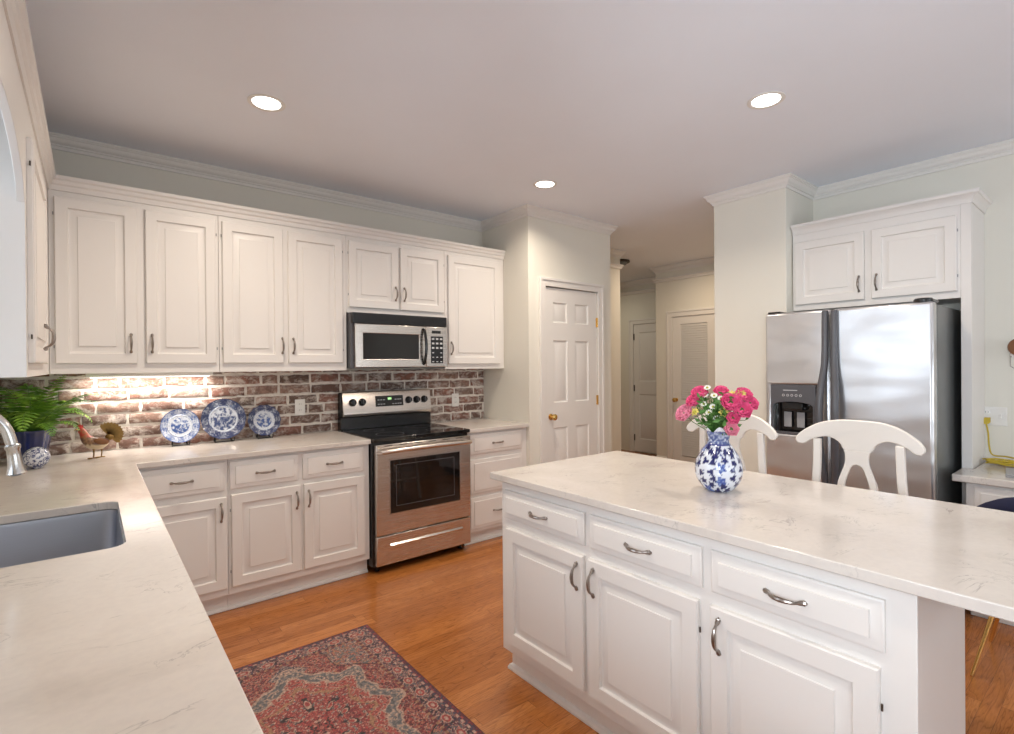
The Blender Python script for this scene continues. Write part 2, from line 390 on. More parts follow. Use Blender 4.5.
# panelled door: local x width, z up, front -y
def nested(mb, x0, z0, x1, z1, rg):
    R = [[(x0+i, y, z0+i), (x1-i, y, z0+i), (x1-i, y, z1-i), (x0+i, y, z1-i)] for i, y in rg]
    mb.rings(R, False, True)
def panel_door(w, h, panels, louvre=()):
    mb = MB(); t = 0.035
    holes = [R_(*p) for p in panels]
    mb.plate(R_(0, 0, w, h), holes, 'y', -t, 0)
    for i, p in enumerate(panels):
        if i in louvre:
            z = p[1] + 0.012
            while z < p[3] - 0.01:
                mb.add([(p[0], -t+0.004, z), (p[2], -t+0.004, z), (p[2], -0.006, z+0.030), (p[0], -0.006, z+0.030), (p[0], -t+0.004, z+0.006), (p[2], -t+0.004, z+0.006), (p[2], -0.006, z+0.036), (p[0], -0.006, z+0.036)],
                       [(0,1,2,3), (4,7,6,5), (0,4,5,1), (3,2,6,7), (0,3,7,4), (1,5,6,2)])
                z += 0.030
        else:
            nested(mb, *p, [(0, -t), (0.010, -t+0.010), (0.018, -t+0.010), (0.036, -t+0.003)])
            mb.box(p[0], -0.008, p[1], p[2], -0.002, p[3])
    return mb
pw = 0.672
d1 = struct(panel_door(pw, 2.07, [(0.10, 1.765, 0.275, 1.945), (0.375, 1.765, 0.555, 1.945), (0.10, 1.06, 0.275, 1.61), (0.375, 1.06, 0.555, 1.61), (0.10, 0.24, 0.275, 0.84), (0.375, 0.24, 0.555, 0.84)]).build('door_1', m_trim, loc=(3.549, -0.612, 0.012)))
def knob(parent, x, y, z):
    k = MB().lathe([(0.026, 0), (0.027, 0.004), (0.012, 0.008), (0.009, 0.028), (0.020, 0.036), (0.028, 0.048), (0.026, 0.060), (0.014, 0.067)], (x, y, z), 20, 'y').build('door_knob', m_brass, parent); k['label'] = 'polished brass knob'
knob(d1, 0.060, -0.036, 0.94)
for z in (1.79, 1.06, 0.28):
    MB().tube([(pw+0.001, -0.042, z-0.045), (pw+0.001, -0.042, z+0.045)], 0.007, 8).box(pw-0.014, -0.039, z-0.044, pw+0.001, -0.0355, z+0.044).build('hinge', m_brass, d1)
d2 = struct(panel_door(0.655, 2.026, [(0.12, 0.92, 0.505, 1.925), (0.12, 0.16, 0.505, 0.745)], (0, 1)).build('door_2', m_trim, loc=(6.655, 0.1085, 0.012), rot=(0, 0, -PI/2)))
knob(d2, 0.050, -0.036, 0.91)
for z in (1.85, 1.0): MB().box(0.640, -0.045, z-0.045, 0.654, -0.036, z+0.045).build('hinge', m_hinge, d2)
d3 = struct(panel_door(0.765, 2.031, [(0.10, 1.12, 0.665, 1.90), (0.10, 0.20, 0.665, 0.92)]).build('door_3', m_trim, loc=(7.335, 1.269, 0.012), rot=(0, 0, -PI/2)))
for z in (1.83, 1.01, 0.22): MB().box(0.000, -0.046, z-0.05, 0.014, -0.036, z+0.05).build('hinge', m_hinge, d3)

# windows (behind and beside the camera)
def window(n, axis, pos, a0, b0, a1, b1, cols, rows, sgn):
    w = 0.05; mb = MB(); hs = []
    cw = (a1-a0-w*(cols+1))/cols; rh = (b1-b0-w*(rows+1))/rows
    for i in range(cols):
        for j in range(rows):
            x = a0+w+i*(cw+w); z = b0+w+j*(rh+w); hs.append(R_(x, z, x+cw, z+rh))
    e = 0.001
    mb.plate(R_(a0+e, b0+e, a1-e, b1-e), hs, axis, pos-0.02, pos+0.02)
    o = struct(mb.build('window_%d' % n, m_trim))
    pb = MB(); pb.plate(R_(a0+0.03, b0+0.03, a1-0.03, b1-0.03), [], axis, pos-0.002, pos+0.002); pb.build('glass_pane', m_glass, o)
window(1, 'x', -0.06, -2.50, 1.10, -1.56, 2.27, 2, 2, 1)
window(2, 'x', -0.06, -4.9, 1.10, -3.60, 2.10, 2, 2, 1)  # unseen window, put in to bring more light from the left
window(3, 'y', -7.14, 0.5, 0.65, 2.2, 2.35, 2, 2, 1)
window(4, 'y', -7.14, 2.7, 0.65, 4.4, 2.35, 2, 2, 1)
MB().box(0.001, -2.56, 1.075, 0.03, -1.545, 1.098).build('window_sill', m_trim, bpy.data.objects['window_1'])

# brick backsplash: mortar bed + individual worn bricks in one mesh
bs = MB().box(0.001, -0.010, 0.9145, 3.358, -0.0008, 1.377).build('mortar_bed', m_mortar, wb)
random.seed(11)
bk = MB(); cols_ = []
def brick(x0, z0, x1, z1, c):
    n0 = len(bk.v); nx = max(2, int((x1-x0)/0.03)); seg = []
    for i in range(nx+1): seg.append((x0+(x1-x0)*i/nx, z0))
    seg.append((x1, (z0+z1)/2))
    for i in range(nx+1): seg.append((x1-(x1-x0)*i/nx, z1))
    seg.append((x0, (z0+z1)/2))
    cx, cz = (x0+x1)/2, (z0+z1)/2; A = []; B = []; Cc = []
    for x, z in seg:
        q = noise.noise(Vector((x*22, z*40, 1.3)))*0.008
        x2 = x + q*(1 if x > cx else -1); z2 = z + noise.noise(Vector((x*30, z*30, 5)))*0.008
        x2 = min(max(x2, 0.002), 3.357); A.append((x2, -0.009, z2)); B.append((x2, -0.0145, z2))
        Cc.append((x2+(cx-x2)*0.04 if abs(cx-x2) > 0.03 else x2+(cx-x2)*0.1, -0.0175, z2+(cz-z2)*0.12))
    bk.rings([A, B, Cc], False, True)
    cols_.extend([c]*(len(bk.v)-n0))
PAL = [(0.36, 0.16, 0.115), (0.31, 0.135, 0.10), (0.24, 0.12, 0.095), (0.17, 0.10, 0.08), (0.125, 0.085, 0.07), (0.36, 0.22, 0.17), (0.29, 0.20, 0.165), (0.42, 0.26, 0.205)]
z = 0.918; rown = 0
while z < 1.37:
    z1 = min(z + 0.0575, 1.376); x = -0.11 if rown % 2 else -0.01 + 0.02*(rown % 3)
    x -= random.uniform(0, 0.05)
    while x < 3.355:
        L = random.choice((0.2, 0.205, 0.21, 0.2, 0.195, 0.10))
        a, b = max(x, 0.004), min(x+L, 3.352)
        if b - a > 0.02:
            dz = random.uniform(-0.0025, 0.0025)
            brick(a, max(z+dz, 0.9165), b, min(z1+dz, 1.3765), random.choice(PAL))
        x += L + 0.016
    z += 0.0745; rown += 1
bo = bk.build('brick_facing', m_brick, wb, angle=50)
at = bo.data.color_attributes.new('pigment', 'FLOAT_COLOR', 'POINT'); at.data.foreach_set('color', [c for q in cols_ for c in (*q, 1)])

# ================================================================== CABINETS
def door_mb(w, h):
    mb = MB()
    rg = [(0, 0), (0, -0.014), (0.004, -0.019), (0.054, -0.019), (0.058, -0.009), (0.062, -0.007), (0.070, -0.007), (0.094, -0.0145), (0.096, -0.0185)]
    R = [[(i, y, i), (w-i, y, i), (w-i, y, h-i), (i, y, h-i)] for i, y in rg]
    return mb.rings(R, True, True)
def drawer_mb(w, h):
    rg = [(0, 0), (0, -0.009), (0.003, -0.011), (0.008, -0.011), (0.028, -0.016), (0.030, -0.021)]
    R = [[(i, y, i), (w-i, y, i), (w-i, y, h-i), (i, y, h-i)] for i, y in rg]
    return MB().rings(R, True, True)
def pull_mb():
    pts = [(0, 0.001, -0.054), (0, -0.003, -0.050), (0, -0.006, -0.044), (0, -0.016, -0.036), (0, -0.025, -0.026), (0, -0.029, -0.012), (0, -0.030, 0), (0, -0.029, 0.012), (0, -0.025, 0.026), (0, -0.016, 0.036), (0, -0.006, 0.044), (0, -0.003, 0.050), (0, 0.001, 0.054)]
    r = [0.0035, 0.0078, 0.0070, 0.0042, 0.0052, 0.0064, 0.0068, 0.0064, 0.0052, 0.0042, 0.0070, 0.0078, 0.0035]
    return MB().tube(catmull(pts, 2), [r[min(int((i+1)/2), 12)] for i in range(25)], 8)
PULL = pull_mb().build('handle', m_pewter)      # first pull; becomes the first handle placed
_pull_used = False
def pull(parent, x, z, horiz=False, y=-0.0188):
    global _pull_used
    o = PULL if not _pull_used else PULL.copy()
    if _pull_used: COL.objects.link(o)
    _pull_used = True
    o.parent = parent; o.location = (x, y, z); o.rotation_euler = (0, PI/2, 0) if horiz else (0, 0, 0)
def add_door(root, x0, z0, x1, z1, hx=None, hz=None, hinge=None):
    d = door_mb(x1-x0, z1-z0).build('door', m_cab, root, (x0, -0.0006, z0))
    if hx is not None: pull(d, hx, hz)
    if hinge is not None:
        xx = -0.004 if hinge == 'l' else x1-x0+0.004
        for zz in (0.09, z1-z0-0.09): MB().tube([(xx, -0.010, zz-0.008), (xx, -0.010, zz+0.008)], 0.0026, 6).build('hinge', m_hinge if 'island' in root.name or 'left wall' in root['label'] else m_grey, d)
    return d
def add_drawer(root, x0, z0, x1, z1, handle=True):
    d = drawer_mb(x1-x0, z1-z0).build('drawer', m_cab, root, (x0, -0.0006, z0))
    if handle: pull(d, (x1-x0)/2, (z1-z0)/2, True, -0.0205)
    return d
def upper(label, loc, rz, w, h, d, doors, group='white upper cabinets'):
    t = thing('upper_cabinet', label, 'cabinet', loc, rz, group)
    MB().box(0.0005, 0, 0, w-0.0005, d, h).build('carcass', m_cab, t, bevel=0.0015)
    for q in doors: add_door(t, *q)
    return t
U = 1.378; UH = 0.969   # cabinet box 1.378..2.347
F = 0.316
G1 = 'white upper cabinets'
# back wall (face at y=-F), local x offset
x0 = 0.317
upper('tall two-door white upper cabinet in the corner, nearest the fern', (x0, -F, U), 0, 1.1-x0+0.004, UH, F-0.019,
      [(0.340-x0, 0.055, 0.692-x0, 0.935, 0.690-0.340-0.028, 0.115, 'l'), (0.732-x0, 0.055, 1.088-x0, 0.935, 0.028, 0.115, 'r')])
upper('tall two-door white upper cabinet just left of the microwave', (1.105, -F, U), 0, 0.8095, UH, F-0.019,
      [(0.018, 0.055, 0.376, 0.935, 0.348, 0.115, 'l'), (0.408, 0.055, 0.778, 0.935, 0.028, 0.115, 'r')])
upper('short two-door white cabinet above the microwave', (1.915, -F, 1.795), 0, 0.825, UH-0.417, F-0.019,
      [(0.015, 0.040, 0.4055, 0.518, 0.364, 0.120, 'l'), (0.4235, 0.040, 0.8115, 0.518, 0.028, 0.120, 'r')])
upper('single-door white upper cabinet right of the microwave', (2.7405, -F, U), 0, 0.6175, UH, F-0.019,
      [(0.028, 0.042, 0.560, 0.935, 0.022, 0.130, None)])
upper('white upper cabinet on the left wall beside the sink window', (F, -1.54, U), PI/2, 1.54-0.003, UH, F-0.002,
      [(0.045, 0.050, 0.745, 0.830, 0.445, 0.110, 'l')])
upper('white upper cabinet on the left wall nearest the viewer, past the arched valance', (F, -3.45, U), PI/2, 0.93, UH, F-0.002,
      [(0.04, 0.05, 0.45, 0.935, 0.03, 0.11, None), (0.48, 0.05, 0.89, 0.935, 0.03, 0.11, None)])
# arched valance over the sink window
top = U + UH
arc = [(-2.519 + 0.978*i/24, 1.97 + 0.165*math.sin(PI*i/24)**0.5) for i in range(25)]
va = MB().plate([(-2.519, top), (-2.519, 1.97)] + arc[1:-1] + [(-1.541, 1.97), (-1.541, top)], [], 'x', 0.294, F)
tag(va.build('arched_valance', m_cab, bevel=0.002), 'white arched valance board spanning above the sink window', 'valance')
# crown on the upper cabinets
CC = [(0.0, 2.3472), (0.006, 2.3472), (0.010, 2.362), (0.012, 2.372), (0.020, 2.380), (0.024, 2.396), (0.033, 2.404), (0.036, 2.421), (0.0, 2.421), (-0.05, 2.421), (-0.05, 2.3472), (-0.01, 2.3472)]
cm = sweep(MB(), CC, [(F, -3.45), (F, -F), (3.3575, -F)], 1)
tag(cm.build('cabinet_crown', m_cab, angle=25), 'white crown molding along the top of the left and back upper cabinets', 'molding')

# light strip and lamp under the corner upper cabinet
t = thing('under_cabinet_light', 'slim white light strip under the corner upper cabinet, above the rooster', 'light', (0.78, -0.10, U - 0.0265))
MB().box(-0.32, -0.035, 0.004, 0.32, 0.035, 0.026).build('housing', m_plastic, t, bevel=0.003)
MB().box(-0.30, -0.025, 0, 0.30, 0.025, 0.0038).build('lens', m_underlens, t)
area('under_cabinet_lamp', (0.78, -0.10, U - 0.029), (0, 0.12, -1), 0.62, 0.05, 4.6, (1.0, 0.94, 0.86)).parent = None

# base cabinets
def toe(t, w, d0, d1, name='toe_kick', x0=0.0005):
    MB().box(x0, d0, 0.001, w-0.0005, d1, 0.099).build(name, m_cab, t)
    sweep(MB(), [(0, 0.001), (0.014, 0.001), (0.014, 0.008), (0.009, 0.018), (0, 0.022)], [(x0, d0-0.0003), (w-0.0005, d0-0.0003)], 1).build('base_molding', m_cab, t, angle=25)
def base(label, loc, rz, w, d, doors, drawers, h=0.8835, toe_x0=0.0005, group='white base cabinets'):
    t = thing('base_cabinet', label, 'cabinet', loc, rz, group)
    MB().box(0.0005, 0, 0.100, w-0.0005, d, h).build('carcass', m_cab, t, bevel=0.0015)
    toe(t, w, 0.045, d, x0=toe_x0)
    for q in doors: add_door(t, *q)
    for q in drawers: add_drawer(t, *q)
    return t
FB = 0.610
base('single-door white base cabinet in the corner, partly behind the sink counter', (0.6115, -FB, 0), 0, 1.090-0.6115, FB-0.002,
     [(0.045, 0.145, 0.469, 0.668, 0.469-0.045-0.028, 0.44)], [(0.045, 0.705, 0.462, 0.866)])
base('two-door white base cabinet left of the stove, below the plates', (1.0905, -FB, 0), 0, 0.855, FB-0.002,
     [(0.014, 0.145, 0.402, 0.676, 0.362, 0.44, 'l'), (0.420, 0.145, 0.818, 0.676, 0.028, 0.44)], [(0.008, 0.705, 0.388, 0.866), (0.416, 0.705, 0.812, 0.866)])
base('narrow white three-drawer base cabinet right of the stove', (2.7395, -FB, 0), 0, 0.6195, FB-0.002,
     [], [(0.035, 0.710, 0.560, 0.866), (0.035, 0.400, 0.560, 0.668, False), (0.035, 0.125, 0.560, 0.370)])
# left run: facing +x
def base_l(label, y0, w, doors, drawers, h=0.8835): return base(label, (0.611, y0, 0), PI/2, w, 0.609, doors, drawers, h)
base_l('white base cabinet on the left run between sink cabinet and corner', -1.41, 0.79, [(0.03, 0.145, 0.385, 0.676, 0.325, 0.44), (0.405, 0.145, 0.76, 0.676, 0.03, 0.44)], [(0.03, 0.705, 0.385, 0.866), (0.405, 0.705, 0.76, 0.866)])
sb = base_l('white sink base cabinet below the steel sink', -2.2305, 0.82, [(0.03, 0.145, 0.40, 0.640, 0.34, 0.40), (0.42, 0.145, 0.79, 0.640, 0.03, 0.40)], [], 0.655)
MB().box(0.0005, 0, 0.6555, 0.8195, 0.018, 0.8835).build('apron', m_cab, sb)
base_l('white base cabinet on the left run nearest the viewer', -3.05, 0.819, [(0.03, 0.145, 0.40, 0.676, 0.34, 0.44), (0.42, 0.145, 0.79, 0.676, 0.03, 0.44)], [(0.03, 0.705, 0.40, 0.866), (0.42, 0.705, 0.79, 0.866)])
base_l('white base cabinet at the near end of the left run, below the viewer', -4.30, 1.2495, [(0.03, 0.145, 0.61, 0.676, 0.55, 0.44), (0.63, 0.145, 1.22, 0.676, 0.03, 0.44)], [(0.03, 0.705, 0.61, 0.866), (0.63, 0.705, 1.22, 0.866)])

# countertops
def rrect(x0, y0, x1, y1, r, n=6):
    o = []
    for cx, cy, a0 in ((x1-r, y1-r, 0), (x0+r, y1-r, PI/2), (x0+r, y0+r, PI), (x1-r, y0+r, 1.5*PI)):
        for i in range(n+1): a = a0 + PI/2*i/n; o.append((cx+r*math.cos(a), cy+r*math.sin(a)))
    return o
ZC0, ZC = 0.884, 0.914
SK = (0.115, -2.135, 0.558, -1.505)
ct = MB().plate([(0.002, -4.32), (0.662, -4.32), (0.662, -0.645), (1.9475, -0.645), (1.9475, -0.002), (0.002, -0.002)], [rrect(*SK, 0.045)], 'z', ZC0, ZC)
tag(ct.build('countertop', m_quartz, bevel=0.003), 'white quartz L-shaped countertop around the sink and along the back wall', 'countertop')
ct = MB().plate([(2.7395, -0.645), (3.3585, -0.645), (3.3585, -0.002), (2.7395, -0.002)], [], 'z', ZC0, ZC)
tag(ct.build('countertop', m_quartz, bevel=0.003), 'small white quartz countertop right of the stove', 'countertop')

# sink
t = thing('sink', 'undermount stainless steel sink set in the left quartz counter', 'sink', (0, 0, 0))
x0, y0, x1, y1 = SK
Rg = []
for o, z, r in ((0.018, 0.8825, 0.055), (-0.001, 0.8825, 0.045), (-0.003, 0.870, 0.045), (-0.006, 0.73, 0.05), (-0.014, 0.705, 0.06), (-0.035, 0.692, 0.05), (-0.12, 0.688, 0.03)):
    Rg.append([(p[0], p[1], z) for p in rrect(x0-o, y0-o, x1+o, y1+o, r, 6)])
MB().rings(Rg, False, True).build('basin', m_sink, t, solid=0.0015, angle=60)
MB().lathe([(0.044, 0.6895), (0.044, 0.692), (0.034, 0.692), (0.030, 0.6892)], (0.32, -1.82, 0), 24).build('drain', m_chrome, t)
# faucet
t = thing('faucet', 'brushed nickel gooseneck faucet arching over the sink', 'faucet', (0.062, -1.85, ZC + 0.0005))
MB().lathe([(0.032, 0), (0.033, 0.006), (0.027, 0.014), (0.024, 0.05), (0.022, 0.09), (0.019, 0.10)], seg=24).build('base', m_chrome, t)
pts = catmull([(0, 0, 0.09), (0, 0, 0.20), (0.006, 0, 0.29), (0.045, 0, 0.362), (0.105, 0, 0.392), (0.175, 0, 0.378), (0.224, 0, 0.332), (0.243, 0, 0.268)], 6)
MB().tube(pts, [0.0125 + 0.0015*i/(len(pts)-1) for i in range(len(pts))], 16).build('spout', m_chrome, t)
nz = MB().lathe([(0.0145, 0.012), (0.018, 0.008), (0.018, 0), (0.0155, -0.004), (0.0155, -0.02), (0.017, -0.045), (0.020, -0.064), (0.023, -0.074), (0.021, -0.079), (0.012, -0.076)], seg=24)
nz.xf(Matrix.Translation((0.244, 0, 0.262)) @ Matrix.Rotation(-0.10, 4, 'Y'))
nz.build('spray_head', m_chrome, t)
MB().tube([(0, 0.015, 0.065), (0, 0.045, 0.075), (0, 0.075, 0.10)], [0.008, 0.006, 0.008], 10).build('lever', m_chrome, t)

# ================================================================== ISLAND
t = thing('kitchen_island', 'white kitchen island cabinet with three drawers over three doors', 'island', (1.950, -2.060, 0), -PI/2)
IW = 1.530
MB().box(0.0, 0, 0.110, IW, 0.488, 0.8835).build('carcass', m_cab, t, bevel=0.002)
MB().box(0.012, 0.045, 0.001, IW-0.02, 0.460, 0.1095).build('toe_kick', m_cab, t)
sweep(MB(), [(0, 0.001), (0.016, 0.001), (0.016, 0.010), (0.010, 0.022), (0, 0.028)], [(IW-0.02, 0.458), (IW-0.02, 0.0447), (0.012, 0.0447), (0.012, 0.458)][::-1], 1).build('base_molding', m_cab, t, angle=25)
for a, b, hx, hg in ((0.044, 0.512, 0.440, None), (0.538, 0.990, 0.030, 'r'), (1.030, 1.460, 0.030, 'r')):
    add_door(t, a, 0.160, b, 0.676, hx, 0.436, hg)
for a, b in ((0.025, 0.515), (0.544, 1.000), (1.031, 1.470)):
    add_drawer(t, a, 0.716, b, 0.842)
ct = MB().plate([(1.9115, -4.02), (2.820, -4.02), (2.820, -2.018), (1.9115, -2.018)], [], 'z', ZC0, ZC)
tag(ct.build('island_countertop', m_quartz, bevel=0.003), 'white veined quartz slab on the kitchen island under the flower vase', 'countertop')

# ================================================================== RANGE
RX0, RX1 = 1.951, 2.735; RW = RX1 - RX0
t = thing('stove', 'stainless steel electric range with black glass cooktop and oven window', 'stove', (RX0, -0.02, 0))
MB().box(0.001, -0.620, 0.045, RW-0.001, -0.001, 0.895).build('body', m_black, t, bevel=0.003)
for x in (0.05, RW-0.05):
    for y in (-0.58, -0.06): MB().lathe([(0.016, 0.001), (0.018, 0.004), (0.012, 0.010), (0.012, 0.0445)], (x, y, 0), 12).build('foot', m_black, t)
MB().box(0, -0.655, 0.8955, RW, -0.075, 0.921).build('cooktop', m_blackglass, t, bevel=0.004)
ct_ = t.children
for bx, by, br in ((0.20, -0.49, 0.10), (0.58, -0.49, 0.075), (0.20, -0.22, 0.075), (0.58, -0.22, 0.10)):
    MB().lathe([(br, 0.9212), (br, 0.9216), (br-0.003, 0.9216), (br-0.003, 0.9212)], (bx, by, 0), 40, cap0=False, cap1=False).build('burner_ring', m_dkgrey, t)
# backguard
MB().box(0.004, -0.075, 0.921, RW-0.004, -0.002, 1.015).build('backguard_base', m_black, t, bevel=0.004)
MB().box(0.004, -0.055, 1.015, RW-0.004, -0.002, 1.205).build('backguard', m_black, t, bevel=0.008)
lean = 0.022
cp = MB().rings([[(x, -0.080, 1.020), (x, -0.0845, 1.030), (x, -0.086, 1.045), (x, -0.0845, 1.052), (x, -0.062, 1.198), (x, -0.055, 1.210), (x, -0.040, 1.212), (x, -0.0405, 1.025)] for x in (0.018, RW-0.002)])
cp = cp.build('control_panel', m_steel, t, bevel=0.002)
pa = math.atan2(0.0845-0.062, 1.198-1.052)     # the panel leans back
def on_panel(mb, name, mat, x, z, parent, off=0.0004):
    y = -0.0845 + (z-1.052)*(0.0225/0.146) - off
    return mb.build(name, mat, parent, (x, y, z), (-pa, 0, 0))
dsp = on_panel(MB().box(-0.120, -0.003, -0.042, 0.120, 0.0, 0.042), 'display', m_blackglass, 0.402, 1.128, cp)
for i, (dx, wd) in enumerate(((-0.014, 0.008), (-0.003, 0.008), (0.008, 0.008))):
    MB().box(dx, -0.0038, 0.010, dx+wd, -0.0031, 0.026).build('clock_digit', m_green, dsp)
for dx in (-0.095, -0.072, -0.049, 0.030, 0.053, 0.076, 0.095):
    for dz in (-0.024, 0.010):
        if dz > 0 and -0.04 < dx < 0.04: continue
        MB().box(dx-0.008, -0.0036, dz-0.003, dx+0.008, -0.0031, dz+0.003).build('button_legend', m_key, dsp)
for kx in (0.095, 0.172, 0.572, 0.646, 0.718):
    k = on_panel(MB().lathe([(0.029, 0), (0.029, 0.004), (0.025, 0.007), (0.023, 0.024), (0.020, 0.028), (0.004, 0.029)], (0, 0, 0), 24, 'y'), 'knob', m_black, kx, 1.128, cp)
    MB().box(-0.0025, -0.034, -0.020, 0.0025, -0.0285, 0.020).build('pointer', m_dkgrey, k)
# oven door
D0, D1, DZ0, DZ1 = 0.014, RW-0.008, 0.262, 0.876
od = MB().plate(R_(D0, DZ0, D1, DZ1), [R_(0.108, 0.398, 0.680, 0.768)], 'y', -0.668, -0.6235)
od = od.build('oven_door', m_steel, t, bevel=0.005)
ow = MB().box(0.109, -0.664, 0.399, 0.679, -0.6240, 0.767).build('oven_window', m_blackglass, od)
MB().plate(R_(0.158, 0.445, 0.632, 0.730), [R_(0.162, 0.449, 0.628, 0.726)], 'y', -0.6648, -0.6642).build('inner_frame', m_dkgrey, ow)
MB().plate(R_(0.104, 0.394, 0.684, 0.772), [R_(0.112, 0.402, 0.676, 0.764)], 'y', -0.6705, -0.6683).build('window_trim', m_chrome, od)
hp = catmull([(0.030, -0.669, 0.826), (0.040, -0.700, 0.830), (0.075, -0.716, 0.834), (RW/2, -0.719, 0.838), (RW-0.075, -0.716, 0.834), (RW-0.040, -0.700, 0.830), (RW-0.030, -0.669, 0.826)], 5)
MB().tube(hp, 0.0165, 12).build('door_handle', m_steel, od)
for i in range(6):
    MB().box(0.07+i*0.115, -0.6690, 0.8635, 0.13+i*0.115, -0.6681, 0.8685).build('vent_slot', m_black, od)
dr = MB().box(D0, -0.664, 0.058, D1, -0.6215, 0.255).build('storage_drawer', m_steel, t, bevel=0.005)
MB().rings([[(x, -0.6645, 0.172), (x, -0.676, 0.176), (x, -0.678, 0.186), (x, -0.6645, 0.196)] for x in (0.11, RW-0.085)]).build('drawer_pull', m_chrome, dr)

# ================================================================== MICROWAVE
MX0, MX1 = 1.922, 2.714; MWd = MX1-MX0; MZ = 1.392
t = thing('microwave', 'stainless over-the-range microwave with black window and keypad', 'microwave', (MX0, -0.003, MZ))
MB().box(0, -0.365, 0, MWd, 0, 0.400).build('body', m_dkgrey, t, bevel=0.003)
g = MB().box(0.004, -0.392, 0.322, MWd-0.002, -0.3655, 0.400)
g = g.build('vent_grille', m_black, t, bevel=0.004)
for i in range(6): MB().box(0.020, -0.3945, 0.333+i*0.010, MWd-0.02, -0.3925, 0.338+i*0.010).build('louver', m_black, g)
md = MB().plate(R_(0.022, 0.006, 0.594, 0.320), [R_(0.082, 0.066, 0.534, 0.254)], 'y', -0.397, -0.3655).build('door', m_steel, t, bevel=0.004)
MB().box(0.083, -0.3935, 0.067, 0.533, -0.366, 0.253).build('door_window', m_blackglass, md)
for s_ in (1,):
    hp = catmull([(0.570, -0.3965, 0.030), (0.572, -0.415, 0.045), (0.573, -0.432, 0.10), (0.574, -0.438, 0.163), (0.573, -0.432, 0.226), (0.572, -0.415, 0.281), (0.570, -0.3965, 0.296)], 5)
    MB().tube(hp, 0.0115, 10).build('door_handle', m_black, md)
kp = MB().box(0.597, -0.397, 0.006, MWd-0.004, -0.3655, 0.320).build('control_panel', m_steel, t, bevel=0.004)
MB().box(0.647, -0.3985, 0.268, 0.727, -0.3972, 0.290).build('display', m_blackglass, kp)
kb = MB().box(0.638, -0.3990, 0.034, 0.748, -0.3972, 0.246).build('keypad', m_black, kp)
for i in range(3):
    for j in range(6):
        if j in (2, 3) and i == 1 and j == 2: continue
        s_ = 0.011 if j > 2 else 0.008
        MB().box(0.656+i*0.037-s_, -0.4000, 0.050+j*0.035-0.007, 0.656+i*0.037+s_, -0.3992, 0.050+j*0.035+0.007 if j > 2 else 0.050+j*0.035).build('key', m_key, kb)

# ================================================================== FRIDGE
t = thing('refrigerator', 'side-by-side stainless steel refrigerator with dark ice and water dispenser', 'refrigerator', (4.020, -2.3055, 0), -PI/2)
FWd = 0.895; FHt = 1.735; split = 0.397
MB().box(0.004, 0.082, 0.03, FWd-0.002, 0.800, FHt-0.012).build('body', m_dkside, t, bevel=0.006)
MB().box(0.02, 0.100, 0.001, FWd-0.02, 0.60, 0.0295).build('base', m_black, t)
MB().box(0.01, 0.03, 0.032, FWd-0.01, 0.0815, 0.10).build('toe_grille', m_black, t, bevel=0.004)
# freezer door with a real dispenser cavity
fz = MB().plate(R_(0.002, 0.108, split-0.004, FHt), [R_(0.040, 0.945, 0.310, 1.262)], 'y', 0.0, 0.075).build('freezer_door', m_fridge, t, bevel=0.014)
dp = MB().plate(R_(0.038, 0.942, 0.312, 1.265), [[(0.054, 0.958), (0.296, 0.958), (0.296, 1.125)] + [(0.175 + 0.121*math.cos(PI*i/12), 1.125 + 0.030*math.sin(PI*i/12)) for i in range(1, 12)] + [(0.054, 1.125)]], 'y', -0.005, 0.0)
dp = dp.build('dispenser_panel', m_dkgrey, fz, bevel=0.002)
MB().box(0.041, 0.066, 0.946, 0.309, 0.0745, 1.261).build('dispenser_back', m_blackglass, dp)
MB().add([(0.0415, 0.001, 0.9465), (0.3085, 0.001, 0.9465), (0.3085, 0.065, 0.950), (0.0415, 0.065, 0.950)], [(0, 1, 2, 3)]).build('drip_tray', m_grey, dp, solid=0.002)
for xx in (0.125, 0.205): MB().box(xx-0.024, 0.045, 0.985, xx+0.024, 0.052, 1.085).build('paddle', m_grey, dp, bevel=0.003)
MB().box(0.10, 0.012, 1.100, 0.23, 0.060, 1.150).build('nozzle_housing', m_black, dp, bevel=0.006)
for i in range(5):
    MB().lathe([(0.008, 0.0), (0.008, 0.0012), (0.0055, 0.0012), (0.0055, 0)], (0.120+i*0.026, -0.0052, 1.196), 16, 'y', False, False).build('dispenser_button', m_key, dp)
MB().box(0.118, -0.0058, 1.226, 0.205, -0.0052, 1.231).build('badge', m_key, dp)
rd = MB().box(split+0.004, 0.0, 0.108, FWd, 0.075, FHt).build('fridge_door', m_fridge, t, bevel=0.016)
def fh(x, sgn):
    pts = []; rr = []; fl = []
    for z, dy, dx, r in ((1.725, -0.014, 0, 0.018), (1.66, -0.018, 0, 0.0185), (1.45, -0.022, 0, 0.0195), (1.36, -0.030, 0.004, 0.020), (1.27, -0.048, 0.012, 0.021), (1.17, -0.062, 0.017, 0.0215), (1.05, -0.066, 0.018, 0.0215), (0.92, -0.064, 0.017, 0.021), (0.78, -0.045, 0.010, 0.020), (0.68, -0.026, 0.002, 0.019), (0.50, -0.018, 0, 0.018), (0.30, -0.016, 0, 0.018)):
        pts.append((x + sgn*dx, dy, z)); rr.append(r)
    P = catmull(pts, 4); n = len(P)
    r2 = [rr[min(i//4, len(rr)-1)] for i in range(n)]
    mb = MB().tube(P, r2, 12)
    return mb
fh(split-0.025, -1).build('handle', m_dkgrey, fz)
fh(split+0.025, 1).build('handle', m_dkgrey, rd)
